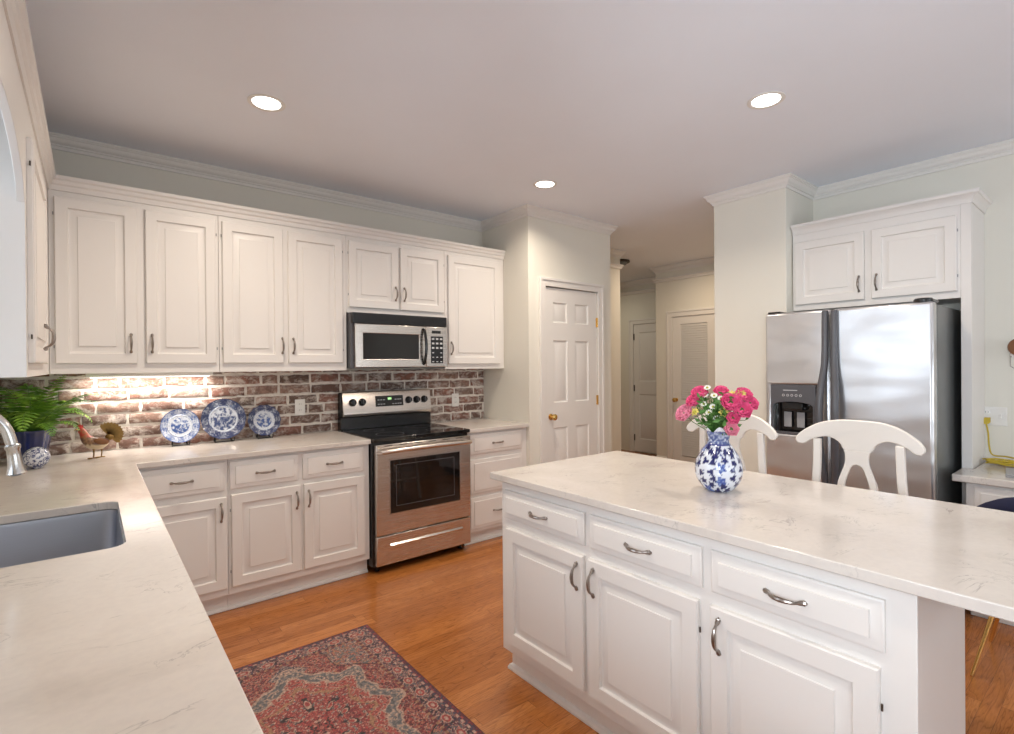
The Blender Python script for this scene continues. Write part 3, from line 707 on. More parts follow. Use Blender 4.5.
MB().lathe([(0.045, 0), (0.045, 0.014), (0.038, 0.022), (0.012, 0.025)], (FWd-0.055, 0.055, FHt+0.0005), 20).box(FWd-0.10, 0.055, FHt+0.0005, FWd-0.012, 0.16, FHt+0.016).build('hinge_cover', m_black, t)
MB().box(0.012, 0.02, FHt+0.0005, 0.09, 0.15, FHt+0.012).build('hinge_cover', m_black, t, bevel=0.003)

# cabinet over the fridge, with its side panel down to the floor
t = thing('fridge_cabinet', 'white two-door cabinet above the refrigerator with crown and tall side panel', 'cabinet', (4.470, -2.3045, 1.782), -PI/2)
MB().box(0, 0, 0, 0.930, 0.3785, 0.560).build('carcass', m_cab, t, bevel=0.0015)
add_door(t, 0.020, 0.040, 0.448, 0.488, 0.400, 0.105)
add_door(t, 0.488, 0.040, 0.915, 0.488, 0.030, 0.105, 'r')
MB().box(0.9305, 0, -1.781, 0.978, 0.3785, 0.560).build('side_panel', m_cab, t, bevel=0.0015)
CF = [(0.0, -0.012), (0.006, -0.012), (0.009, 0.004), (0.010, 0.010), (0.018, 0.022), (0.030, 0.034), (0.036, 0.036), (0.040, 0.046), (0.040, 0.056), (0.0, 0.056), (-0.02, 0.056), (-0.02, 0.001), (0.0, 0.001)]
sweep(MB(), [(a, b+0.560) for a, b in CF], [(0.001, -0.0003), (0.9783, -0.0003), (0.9783, 0.3785)], 1).build('crown', m_cab, t, angle=25)

# ================================================================== DESK (right)
t = thing('desk_cabinet', 'low white desk cabinet beside the refrigerator panel', 'desk', (4.230, -3.2935, 0), -PI/2)
MB().box(0.0, 0.0, 0.56, 1.40, 0.600, 0.7445).build('apron', m_cab, t, bevel=0.002)
for a in (0.0, 1.0):
    MB().box(a, 0.001, 0.08, a+0.40, 0.600, 0.5595).build('pedestal', m_cab, t, bevel=0.002)
    MB().box(a+0.01, 0.05, 0.001, a+0.39, 0.58, 0.0795).build('plinth', m_cab, t)
    add_drawer(t, a+0.03, 0.585, a+0.37, 0.725) if a else add_drawer(t, 0.035, 0.585, 0.62, 0.725)
    add_drawer(t, a+0.03, 0.34, a+0.37, 0.545); add_drawer(t, a+0.03, 0.10, a+0.37, 0.325)
ct = MB().plate([(4.190, -4.72), (4.8485, -4.72), (4.8485, -3.2905), (4.462, -3.2905), (4.462, -3.240), (4.190, -3.240)], [], 'z', 0.745, 0.785)
tag(ct.build('desk_countertop', m_quartz, bevel=0.006), 'pale stone desk top right of the refrigerator under the outlet', 'countertop')
# laptop edge
t = thing('laptop', 'closed grey laptop lying on the desk top, cut off at the right edge', 'laptop', (4.42, -3.60, 0.7855), 0.12)
MB().box(-0.12, -0.17, 0.0, 0.12, 0.17, 0.010).build('base', m_paper, t, bevel=0.003)
MB().box(-0.12, -0.17, 0.0105, 0.12, 0.17, 0.018).build('lid', m_paper, t, bevel=0.003)
# yellow extension cord
random.seed(3)
pts = []
for i in range(150):
    a = i/150*2*PI*5.6; r = 0.085 + 0.022*math.sin(i*0.37) + random.uniform(-0.006, 0.006)
    pts.append((4.70 + r*0.75*math.cos(a), -3.50 + r*1.9*math.sin(a), 0.7930 + 0.010*(i/150)*2 + 0.006*math.sin(i*0.9)**2))
e0 = pts[-1]
tail = catmull([e0, (4.77, -3.40, 0.83), (4.80, -3.325, 0.83), (4.822, -3.305, 0.88), (4.826, -3.300, 0.96), (4.816, -3.292, 1.022)], 6)
cord = thing('extension_cord', 'yellow extension cord coiled on the desk and plugged into the wall outlet', 'cord', (4.70, -3.50, 0.7855))
o = MB().tube(pts + tail, 0.0045, 6).build('cable', m_yellow, cord); o.location = (-4.70, 3.50, -0.7855)
o = MB().rings([[(4.842, -3.292+a, 1.043+b) for a, b in ((-0.017, -0.014), (0.017, -0.014), (0.017, 0.014), (-0.017, 0.014))], [(4.818, -3.292+a, 1.041+b) for a, b in ((-0.017, -0.016), (0.017, -0.016), (0.017, 0.014), (-0.017, 0.014))], [(4.808, -3.292+a, 1.031+b) for a, b in ((-0.010, -0.014), (0.010, -0.014), (0.010, 0.008), (-0.010, 0.008))]]).build('plug', m_yellow, cord)
o.location = (-4.70, 3.50, -0.7855)

def outlet(name, label, loc, rz, w, gangs):
    t = thing(name, label, 'outlet', loc, rz, 'wall outlets')
    MB().box(-w/2, -0.006, -0.058, w/2, -0.0003, 0.058).build('cover_plate', m_plastic, t, bevel=0.002)
    for gx, kind in gangs:
        if kind == 'o':
            for gz in (-0.022, 0.022):
                r = MB().lathe([(0.0165, 0), (0.0165, 0.0025), (0.015, 0.003)], (gx, -0.006, gz), 16, 'y').build('receptacle', m_plastic, t)
                for sx in (-0.006, 0.006): MB().box(gx+sx-0.001, -0.0094, gz-0.002, gx+sx+0.001, -0.0090, gz+0.007).build('slot', m_black, r)
        else: MB().box(gx-0.005, -0.016, -0.012, gx+0.005, -0.0062, 0.012).build('toggle', m_plastic, t, bevel=0.001)
    return t
outlet('outlet', 'white wall outlet on the brick, right of the blue plates', (1.676, -0.018, 1.110), 0, 0.072, [(0, 'o')])
outlet('outlet', 'white wall outlet on the brick, right of the stove', (3.030, -0.018, 1.098), 0, 0.072, [(0, 'o')])
outlet('outlet', 'white double-gang outlet and switch on the sage wall above the desk', (4.8495, -3.325, 1.065), -PI/2, 0.118, [(-0.033, 'o'), (0.030, 's')])
# hanging ornament on the right wall
t = thing('wall_hook', 'brown wooden peg with a thin hexagonal wire hanger on the sage wall', 'hook', (4.849, -3.425, 1.49), -PI/2)
MB().lathe([(0.014, 0), (0.014, 0.03), (0.052, 0.034), (0.055, 0.040), (0.050, 0.050), (0.02, 0.054)], (0.02, 0, 0.0), 24, 'y').build('peg', m_walnut, t)
MB().tube([(-0.022, -0.040, -0.035), (-0.022, -0.040, -0.115), (0.045, -0.040, -0.165), (0.10, -0.040, -0.115), (0.10, -0.040, -0.035), (-0.022, -0.040, -0.035)], 0.0025, 6).box(-0.02, -0.042, -0.060, 0.10, -0.038, -0.036).build('wire_hanger', m_pewter, t)

# ================================================================== COUNTER STOOLS
def mirror(h): return h + [(-a, b) for a, b in h[::-1] if abs(a) > 1e-6]
def stool(label, loc, rz):
    """local: x width, front (seat) toward -y, back at +y"""
    t = thing('counter_stool', label, 'chair', loc, rz, 'white counter stools at the island')
    # crest rail
    top = catmull([(0, 1.146), (0.08, 1.143), (0.15, 1.126), (0.205, 1.094), (0.240, 1.062), (0.248, 1.038), (0.236, 1.022)], 4)
    bot = catmull([(0.236, 1.022), (0.214, 1.022), (0.190, 1.040), (0.160, 1.054), (0.125, 1.062), (0.095, 1.056), (0.070, 1.038), (0.058, 1.014), (0.050, 1.008)], 4)[1:]
    half = [(p.x if hasattr(p, 'x') else p[0], p.y if hasattr(p, 'y') else p[1]) for p in [Vector((q[0], q[1], 0)) for q in top + bot]]
    loop = half + [(-a, b) for a, b in half[::-1] if abs(a) > 1e-6]
    mb = MB().plate(loop, [], 'y', -0.011, 0.011)
    mb.v = [(x, y + 0.0 - 0.5*x*x, z) for x, y, z in mb.v]
    mb.build('crest_rail', m_stool, t, bevel=0.004)
    # posts continue into the rear legs
    for s in (-1, 1):
        rear = catmull([(s*0.160, -0.016+0.0, 1.050), (s*0.164, -0.014, 0.90), (s*0.180, -0.010, 0.72), (s*0.190, -0.006, 0.60), (s*0.192, 0.004, 0.35), (s*0.196, 0.045, 0.001)], 4)
        MB().rings([[(p.x-0.016, p.y-0.012, p.z), (p.x+0.016, p.y-0.012, p.z), (p.x+0.016, p.y+0.012, p.z), (p.x-0.016, p.y+0.012, p.z)] for p in rear]).build('back_post', m_stool, t, bevel=0.004)
    # keyhole splat
    oh = catmull([(0.052, 1.010), (0.046, 0.985), (0.047, 0.950), (0.062, 0.905), (0.076, 0.860), (0.078, 0.810), (0.064, 0.760), (0.046, 0.720), (0.044, 0.665)], 4)
    oh = [(p.x, p.y) for p in [Vector((q[0], q[1])) for q in oh]]
    ih = [(p[0], p[1]) for p in catmull([(0.0, 0.948), (0.020, 0.938), (0.034, 0.905), (0.047, 0.860), (0.049, 0.815), (0.036, 0.775), (0.015, 0.750), (0.0, 0.745)], 3)]
    MB().plate(oh + [(-a, b) for a, b in oh[::-1]], [ih + [(-a, b) for a, b in ih[::-1] if abs(a) > 1e-6]], 'y', -0.020, -0.006).build('splat', m_stool, t, bevel=0.002)
    # seat
    so = [(0.205, -0.03), (0.225, -0.20), (0.225, -0.36), (0.19, -0.425), (0.10, -0.445), (0, -0.45)]
    so = [(p[0], p[1]) for p in catmull(so, 4)]
    so = so + [(-a, b) for a, b in so[::-1] if abs(a) > 1e-6]
    MB().plate(so, [], 'z', 0.620, 0.652).build('seat', m_stool, t, bevel=0.008)
    MB().box(-0.172, -0.026, 0.590, 0.172, -0.008, 0.6195).box(-0.20, -0.40, 0.570, 0.20, -0.385, 0.6195).box(-0.20, -0.384, 0.570, -0.185, -0.028, 0.6195).box(0.185, -0.384, 0.570, 0.20, -0.028, 0.6195).build('seat_rail', m_stool, t)
    for s in (-1, 1):
        MB().lathe([(0.011, 0.001), (0.013, 0.01), (0.017, 0.10), (0.019, 0.30), (0.021, 0.50), (0.022, 0.5695)], (s*0.185, -0.372, 0), 14).build('front_leg', m_stool, t)
        MB().tube([(s*0.188, -0.360, 0.22), (s*0.192, 0.010, 0.22)], 0.010, 8).build('stretcher', m_stool, t)
    MB().tube([(-0.175, -0.372, 0.20), (0.175, -0.372, 0.20)], 0.012, 8).build('foot_rest', m_stool, t)
    return t
stool('white counter stool with keyhole splat in front of the refrigerator', (3.165, -3.105, 0), -PI/2)
stool('white counter stool seen behind the flower vase', (3.165, -2.520, 0), -PI/2)

# navy chair
t = thing('desk_chair', 'navy rounded shell chair on slim gold legs at the desk, right edge', 'chair', (3.76, -3.645, 0), -PI/2)
# local: seat opens toward +y (the desk), back toward -y
sh = MB(); R = []
for i in range(9):
    u = i/8; ring = []
    for j in range(25):
        a = PI*(1.0 + j/24)            # half circle around the back (-y)
        flare = 0.20 + 0.045*u
        zt = 0.43 + u*(0.36*math.sin(PI*j/24)**0.7 + 0.05)
        ring.append((flare*1.12*math.cos(a), flare*math.sin(a) - 0.01*u, zt))
    R.append(ring)
sh.rings(R, False, False, closed=False)
sh.build('shell_back', m_navyfab, t, solid=0.025, angle=70)
MB().rings([[(p[0], p[1], z) for p in rrect(-0.205-o, -0.18-o, 0.205+o, 0.24+o, 0.10, 6)] for z, o in ((0.405, -0.02), (0.415, 0), (0.45, 0.0), (0.465, -0.012), (0.470, -0.04))]).build('seat', m_navyfab, t)
for sx in (-1, 1):
    for sy in (-1, 1): MB().tube([(sx*0.13, sy*0.13, 0.404), (sx*0.22, sy*0.22, 0.003)], [0.011, 0.007], 10).build('leg', m_brass, t)

# ================================================================== RUG
RGX0, RGX1, RGY0, RGY1 = 0.70, 1.640, -2.56, -1.262
nx, ny = 260, 360
cx, cy = (RGX0+RGX1)/2, (RGY0+RGY1)/2
RED, DRED, NAVY, CRM, SLATE, ROSE, BLK, GOLD = (0.30, 0.045, 0.040), (0.13, 0.022, 0.028), (0.050, 0.040, 0.065), (0.40, 0.27, 0.21), (0.11, 0.105, 0.11), (0.34, 0.11, 0.085), (0.022, 0.014, 0.018), (0.30, 0.16, 0.09)
def rug_col(x, y):
    u, v = x-cx, y-cy
    wx, wy = noise.noise(Vector((abs(u)*40, abs(v)*40, 11)))*0.012, noise.noise(Vector((abs(u)*40, abs(v)*40, 17)))*0.012
    wu, wv = u + wx*(1 if u > 0 else -1), v + wy*(1 if v > 0 else -1); au, av = abs(u), abs(v); hw, hh = (RGX1-RGX0)/2, (RGY1-RGY0)/2
    e = min(hw-au, hh-av)
    n1 = noise.noise(Vector((au*34, av*34, 0))); n2 = noise.noise(Vector((au*75, av*75, 3))); n3 = noise.noise(Vector((x*120, y*120, 8)))
    def pick(n, pal, s=1.0):
        return pal[min(len(pal)-1, max(0, int((n*0.9*s+0.5)*len(pal))))]
    if e < 0.010: c = BLK if e < 0.005 else DRED
    elif e < 0.022: c = pick(n2, (DRED, NAVY, DRED, RED))
    elif e < 0.036:
        s = (x if hh-av < hw-au else y); k = math.sin(s*160)
        c = CRM if k > 0.35 else NAVY if k < -0.3 else ROSE
    elif e < 0.104:   # main border with rosettes
        along = (u if hh-av < hw-au else v); q = (along*9.5) % 1.0 - 0.5; w = (e-0.070)/0.034
        d = math.hypot(q*2.1, w)
        if d < 0.25: c = CRM
        elif d < 0.48: c = RED
        elif d < 0.60: c = CRM
        else: c = pick(n2+0.25*math.sin(along*70), (BLK, NAVY, DRED, CRM, NAVY, ROSE, SLATE))
    elif e < 0.118:
        s = (x if hh-av < hw-au else y); c = GOLD if math.sin(s*190) > 0.2 else DRED
    else:
        a = math.atan2(wv*0.9, wu); r = math.hypot(wu/0.31, wv/0.42)
        lob = 1 + 0.10*math.cos(8*a) + 0.05*math.cos(16*a)
        q = r/lob
        # hanging pendants above and below the medallion
        pend = abs(au) < 0.09*max(0, 1-abs(av-0.44)/0.09)
        corner = math.hypot((hw-0.118-au)/0.19, (hh-0.118-av)/0.26) + 0.06*math.cos(6*math.atan2(hh-av, hw-au)*2)
        if q < 0.16: c = pick(n2, (CRM, RED, BLK, ROSE))
        elif q < 0.60:
            pet = math.cos(10*a+PI); rr = (q-0.36)/0.17; k = math.hypot(rr, (1-pet)*0.9)
            if k < 0.22: c = RED
            elif k < 0.38: c = CRM
            elif k < 0.60: c = BLK
            else: c = pick(n2, (SLATE, CRM, RED, DRED, ROSE, RED))
        elif q < 0.645: c = GOLD
        elif q < 0.80: c = pick(n2, (RED, ROSE, RED, CRM, DRED))
        elif q < 0.83: c = CRM
        elif q < 0.98: c = pick(n1+n2*0.6, (SLATE, SLATE, (0.19, 0.17, 0.16), CRM, SLATE))
        elif q < 1.01: c = CRM
        elif pend: c = pick(n2, (NAVY, SLATE, CRM, NAVY))
        elif corner < 0.93: c = pick(n1+n2*0.8, (SLATE, CRM, NAVY, ROSE, GOLD, SLATE))
        elif corner < 0.955: c = BLK
        else: c = pick(n1*0.6+n2*1.5, (DRED, BLK, ROSE, RED, GOLD, RED, CRM, ROSE, SLATE, DRED))
    f = 0.95 + 0.75*n3
    return tuple(max(0, q*f) for q in c)
V = []; Cv = []; Fs = []
for j in range(ny+1):
    for i in range(nx+1):
        x = RGX0+(RGX1-RGX0)*i/nx; y = RGY0+(RGY1-RGY0)*j/ny
        edge = min(i, nx-i, j, ny-j)
        V.append((x, y, 0.0015 if edge == 0 else 0.009)); Cv += [*rug_col(x, y), 1]
for j in range(ny):
    for i in range(nx):
        a = j*(nx+1)+i; Fs.append((a, a+1, a+nx+2, a+nx+1))
m_rug = attr_mat('wool rug', 0.95, 0, 0.5, 0.2)
rb = MB(); rb.v = V; rb.f = Fs
ro = rb.build('rug', m_rug)
at = ro.data.color_attributes.new('pigment', 'FLOAT_COLOR', 'POINT'); at.data.foreach_set('color', Cv)
tag(ro, 'faded red and navy patterned oriental rug with a central medallion on the oak floor', 'rug')

# ================================================================== PLATES
m_china = attr_mat('blue transferware', 0.18, 0.5)
BLU, DBL, WHT = (0.05, 0.10, 0.30), (0.032, 0.045, 0.12), (0.62, 0.66, 0.72)
def lerp(a, b, t): t = min(1, max(0, t)); return tuple(x+(y-x)*t for x, y in zip(a, b))
def plate(label, loc, r, seed, scal, deep):
    t = thing('decorative_plate', label, 'plate', loc, 0, 'blue and white plates on stands')
    # faces -y, leaning back
    n, m = 40, 96; V = []; Cc = []; rings_f = []; rings_b = []
    prof = lambda q: 0.012*max(0, (q-0.60)/0.4)**1.2 if q > 0.6 else 0.0
    for i in range(n+1):
        q = max(0.004, i/n); a_, b_ = [], []
        for k in range(m):
            a = 2*PI*k/m; rr = r*q*(1 + (scal*math.cos(14*a) if q > 0.8 else 0))
            a_.append((rr*math.cos(a), -0.006-prof(q)-(0.003 if 0.6 < q < 0.63 else 0), rr*math.sin(a)))
            b_.append((rr*math.cos(a)*0.985, -prof(q), rr*math.sin(a)*0.985))
        rings_f.append(a_); rings_b.append(b_)
    mb = MB().rings(rings_f + rings_b[::-1], True, True)
    a0 = 0.20
    o = mb.xf(Matrix.Translation((0, 0, r*math.cos(a0)+0.019)) @ Matrix.Rotation(-a0, 4, 'X')).build('plate', m_china, t, angle=60)
    inv = (Matrix.Translation((0, 0, r*math.cos(a0)+0.019)) @ Matrix.Rotation(-a0, 4, 'X')).inverted()
    def fn(co):
        p = inv @ co; q = math.hypot(p.x, p.z)/r; a = math.atan2(p.z, p.x)
        if p.y > -0.003 - prof(q): return WHT
        n1 = noise.noise(Vector((p.x*55, p.z*55, seed))); n2 = noise.noise(Vector((p.x*130, p.z*130, seed+3)))
        if q > 0.965: return BLU if not deep else DBL
        if q > 0.66:
            k = 0.5 + 1.3*n2 + 0.35*math.cos(9*a + seed) - (0.25 if not deep else -0.15)
            return lerp(WHT, BLU if not deep else DBL, 0.35 + 0.65*k if not deep else 0.55+0.6*k)
        if q > (0.56 if deep > 1 else 0.46): return lerp(WHT, BLU, max(0, n2*1.2-0.1) + (0.5 if abs(q-0.66) < 0.015 else 0))
        k = 0.55 + 1.5*n1 + 1.0*n2 + (0.3 if p.z < 0.1*r else -0.25)
        return lerp(WHT, BLU if deep < 2 else (0.05, 0.075, 0.19), k)
    pigment(o, fn)
    st = MB()
    for s in (-1, 1):
        x = s*0.42*r
        st.tube(catmull([(x, -0.052, 0.032), (x, -0.050, 0.018), (x, -0.045, 0.010), (x, -0.038, 0.004), (x, -0.030, 0.004), (x*0.9, 0.02, 0.004), (x*0.9, 0.040, 0.004)], 4), 0.0032, 6)
        st.tube([(x*0.9, 0.012+0.0, 0.004), (x*0.5, 0.036, r*1.2)], 0.003, 6)
        st.tube([(x*0.9, 0.040, 0.004), (x*0.5, 0.038, r*1.2)], 0.003, 6)
    st.tube([(-0.42*r, -0.02, 0.004), (0.42*r, -0.02, 0.004)], 0.003, 6)
    s_ = st.build('easel', m_black, t)
    return t
plate('blue and white plate on a black stand, leftmost of the three plates', (0.921, -0.075, ZC+0.0005), 0.107, 1.0, 0.0, 0)
plate('largest blue and white plate on a black stand, in the middle', (1.166, -0.075, ZC+0.0005), 0.133, 5.0, 0.008, 2)
plate('smallest scalloped blue and white plate on a stand, nearest the outlet', (1.416, -0.075, ZC+0.0005), 0.106, 9.0, 0.02, 1)

# ================================================================== FERN, BALL, ROOSTER
t = thing('potted_fern', 'green fern in a navy glazed pot in the counter corner', 'plant', (0.235, -0.215, ZC+0.0005))
prof = [(0.050, 0), (0.056, 0.004), (0.060, 0.02), (0.075, 0.10), (0.084, 0.150), (0.088, 0.160), (0.088, 0.170), (0.081, 0.170), (0.076, 0.150), (0.072, 0.13)]
R = [[(r*(1+0.025*math.cos(14*2*PI*k/84))*math.cos(2*PI*k/84), r*(1+0.025*math.cos(14*2*PI*k/84))*math.sin(2*PI*k/84), h) for k in range(84)] for r, h in prof]
MB().rings(R).build('pot', m_navy, t, angle=50)
random.seed(21)
fo = MB(); stm = MB()
def frond(az, elev, L, droop):
    n = 22; P = []
    x = y = z = 0; ang = elev
    for i in range(n+1):
        u = i/n; P.append(Vector((x*math.cos(az), x*math.sin(az), z)))
        x += math.cos(ang)*L/n; z += math.sin(ang)*L/n; ang -= droop/n*(0.5+u)
    base = Vector((0.025*math.cos(az), 0.025*math.sin(az), 0.135))
    P = [p + base for p in P]
    P = [Vector((max(p.x, -0.225), min(p.y, 0.185), min(p.z, 0.452))) for p in P]
    stm.tube(P, [0.0018*(1-0.6*i/n) for i in range(n+1)], 5)
    for i in range(2, n):
        u = i/n; T = (P[i+1]-P[i-1]).normalized(); side = T.cross(Vector((0, 0, 1)))
        if side.length < 1e-3: side = Vector((1, 0, 0))
        side.normalize(); up = side.cross(T)
        ll = L*0.24*math.sin(PI*min(1, 0.10+u*0.90))**0.8*(1-0.25*u) + 0.004
        for s in (-1, 1):
            d = (side*s*0.92 + T*0.38 - Vector((0, 0, 1))*0.18 + Vector((random.uniform(-.1, .1), random.uniform(-.1, .1), random.uniform(-.1, .1)))).normalized()
            wdt = L/n*0.42; b = P[i]; tip = b + d*ll; mid = b + d*ll*0.45 + up*0.004
            q = d.cross(up).normalized()*wdt
            vs = [b - q*0.5, b + q*0.5, mid + q*0.95, tip, mid - q*0.95, mid]
            vs = [Vector((max(v.x, -0.228), min(v.y, 0.19), min(v.z, 0.458))) for v in vs]
            fo.add(vs, [(0, 1, 5), (1, 2, 5), (2, 3, 5), (3, 4, 5), (4, 0, 5)])
for k in range(30):
    az = 2*PI*k/30*1.0 + random.uniform(-0.2, 0.2)
    frond(az, random.uniform(0.85, 1.5), random.uniform(0.25, 0.42), random.uniform(1.0, 3.0))
fo.build('foliage', m_fern, t, angle=80); stm.build('stalks', m_stem, t)

m_ball = attr_mat('blue and white ceramic', 0.15, 0.6)
o = MB().lathe([(0.024, 0), (0.026, 0.003), (0.030, 0.006)] + [(0.064*math.sin(a), 0.066-0.064*math.cos(a)) for a in [0.55 + (PI-0.56)*i/40 for i in range(41)]], seg=96).build('ceramic_ball', m_ball, angle=60)
o.location = (0.272, -0.470, ZC+0.0005); o.scale = (0.82, 0.82, 0.82)
def ballc(co):
    n = noise.noise(Vector((co.x*60, co.y*60, co.z*60))); return (0.03, 0.045, 0.16) if abs(n) < 0.13 or n > 0.32 else (0.66, 0.68, 0.74)
pigment(o, ballc)
tag(o, 'round blue and white patterned ceramic ball beside the navy fern pot', 'ornament')

# rooster, facing left (-x)
t = thing('rooster_figurine', 'painted metal rooster figurine with a bronze fan tail', 'figurine', (0.508, -0.300, ZC+0.0005), 0.0)
m_roo = attr_mat('rooster paint', 0.35, 0.2)
body = catmull([(0.052, 0, 0.098), (0.035, 0, 0.090), (0.010, 0, 0.080), (-0.020, 0, 0.085), (-0.042, 0, 0.105), (-0.054, 0, 0.130), (-0.062, 0, 0.152), (-0.070, 0, 0.164)], 5)
rr = [0.010, 0.024, 0.034, 0.034, 0.027, 0.020, 0.016, 0.011]
def interp(a, u): i = min(int(u*(len(a)-1)), len(a)-2); f = u*(len(a)-1)-i; return a[i]*(1-f)+a[i+1]*f
b = MB().tube(body, [interp(rr, i/(len(body)-1)) for i in range(len(body))], 20).build('body', m_roo, t, angle=80)
def roo(co):
    n = noise.noise(co*90)
    if co.z > 0.118: return (0.42, 0.045, 0.02) if n > -0.1 else (0.30, 0.12, 0.04)
    if co.z < 0.078: return (0.60, 0.47, 0.30)
    if co.x > 0.0 or n > 0.2: return (0.11, 0.045, 0.02)
    return (0.26, 0.14, 0.06) if n < 0 else (0.13, 0.06, 0.03)
pigment(b, roo)
m_red = simple('comb red', (0.5, 0.02, 0.015), 0.4); m_bronze = simple('bronze feathers', (0.23, 0.13, 0.035), 0.35, 0.7, 0.35, 90)
MB().ball((-0.069, 0, 0.167), (0.013, 0.010, 0.012), 12, 7).build('head', m_red, t)
MB().tube([(-0.078, 0, 0.168), (-0.092, 0, 0.163), (-0.098, 0, 0.158)], [0.005, 0.003, 0.0006], 8).build('beak', m_brass, t)
MB().plate([(-0.080, 0.175), (-0.082, 0.190), (-0.075, 0.183), (-0.071, 0.194), (-0.066, 0.183), (-0.060, 0.190), (-0.058, 0.172)], [], 'y', -0.002, 0.002).build('comb', m_red, t)
MB().tube(catmull([(-0.070, 0, 0.180), (-0.074, 0, 0.205), (-0.068, 0, 0.235)], 4), 0.0012, 5).tube(catmull([(-0.078, 0, 0.175), (-0.094, 0.004, 0.195), (-0.104, 0.006, 0.200)], 4), 0.0012, 5).build('crest_feather', m_bronze, t)
MB().ball((-0.074, -0.002, 0.150), (0.006, 0.005, 0.010), 8, 6).build('wattle', m_red, t)
tf = MB()
for k in range(13):
    a = -0.75 + k*0.235; L = 0.070
    for ly, sc in ((-0.006, 1.0), (0.006, 0.86)):
        c = Vector((0.050, ly + 0.0015*(k % 2), 0.125)); d = Vector((math.cos(a), 0, math.sin(a))); s_ = Vector((-d.z, 0, d.x))
        pts_ = [c + d*L*sc*u + s_*w for u, w in ((0, -0.004), (0.5, -0.011), (0.85, -0.011), (1.0, 0), (0.85, 0.011), (0.5, 0.011), (0, 0.004))]
        tf.rings([[p + Vector((0, h, 0)) for p in pts_] for h in (-0.0008, 0.0008)])
tf.ball((0.056, 0, 0.112), (0.022, 0.012, 0.018), 12, 8).build('tail', m_bronze, t)
wg = MB().ball((0.012, 0, 0), (0.034, 0.006, 0.017), 14, 7).build('wing', m_walnut, t, loc=(0.006, -0.033, 0.096), rot=(0, 0.25, 0))
MB().ball((0.012, 0, 0), (0.034, 0.006, 0.017), 14, 7).build('wing', m_walnut, t, loc=(0.006, 0.033, 0.096), rot=(0, 0.25, 0))
for s, x in ((-1, -0.016), (1, 0.018)):
    MB().tube([(x, s*0.012, 0.060), (x+0.002, s*0.012, 0.030), (x, s*0.012, 0.004)], [0.006, 0.003, 0.003], 8).tube([(x+0.016, s*0.012, 0.003), (x, s*0.012, 0.004), (x-0.026, s*0.012, 0.0025)], 0.0028, 6).tube([(x, s*0.012, 0.004), (x-0.020, s*0.026, 0.0025)], 0.0026, 6).tube([(x, s*0.012, 0.004), (x-0.020, s*0.000, 0.0025)], 0.0026, 6).build('leg', m_bronze, t)

# ================================================================== VASE + FLOWERS
VX, VY = 2.385, -2.872
m_vase = attr_mat('blue and white porcelain', 0.12, 0.7)
t = thing('vase', 'round blue and white floral vase with a scalloped rim on the island', 'vase', (VX, VY, ZC+0.0005))
VP = [(0.046, 0.0), (0.050, 0.003), (0.058, 0.010), (0.074, 0.030), (0.085, 0.055), (0.088, 0.080), (0.085, 0.106), (0.074, 0.134), (0.058, 0.160), (0.045, 0.178), (0.039, 0.190), (0.039, 0.200), (0.042, 0.218), (0.047, 0.238)]
Pv = catmull([(r, h, 0) for r, h in VP], 5)
out = []; N = 140
for p in Pv:
    k_ = max(0, (p.y-0.190)/0.045)
    out.append([((p.x*(1+0.10*k_*math.cos(5*2*PI*k/N)))*math.cos(2*PI*k/N), (p.x*(1+0.10*k_*math.cos(5*2*PI*k/N)))*math.sin(2*PI*k/N), p.y + 0.010*k_*math.cos(5*2*PI*k/N)) for k in range(N)])
inn = [[(x*0.93, y*0.93, z) for x, y, z in out[i]] for i in range(len(out)-1, len(out)-24, -1)]
vo = MB().rings(out + inn, True, True).build('body', m_vase, t, angle=60)
random.seed(5)
BL = []
for i in range(500):
    a, z = random.uniform(0, 2*PI), random.uniform(0.006, 0.170)
    if all(math.hypot((a-b[0])*0.078, z-b[1]) > (0.0235 + 0.006*(b[2] > 0.88)) for b in BL): BL.append((a, z, random.random()))
def vasec(co):
    a = math.atan2(co.y, co.x) % (2*PI); z = co.z; r = math.hypot(co.x, co.y)
    if z > 0.226: return (0.70, 0.72, 0.76) if z > 0.2305 else (0.03, 0.05, 0.2)
    n = noise.noise(Vector((co.x*110, co.y*110, co.z*110)))
    if z > 0.182: return lerp((0.07, 0.10, 0.25), (0.45, 0.50, 0.62), 0.25 + 1.5*n)
    if z > 0.176: return (0.03, 0.045, 0.2)
    for b in BL:
        da = min(abs(a-b[0]), 2*PI-abs(a-b[0])); dx = da*r; dz = z-b[1]; sg = (a-b[0])
        d = math.hypot(dx, dz); th = math.atan2(dz, sg*r)
        big = 0.017 if b[2] > 0.88 else 0.0112
        rad = big*(1 + 0.28*math.cos((5 if b[2] > 0.4 else 3)*th + b[2]*9))
        if d < rad:
            if b[2] > 0.88: return (0.05, 0.09, 0.33) if n > -0.12 else (0.20, 0.28, 0.52)
            return (0.015, 0.02, 0.11)
    m = noise.noise(Vector((co.x*38, co.y*38, co.z*38+4)))
    if abs(m) < 0.014: return (0.05, 0.07, 0.24)
    return (0.68, 0.71, 0.77)
pigment(vo, vasec)

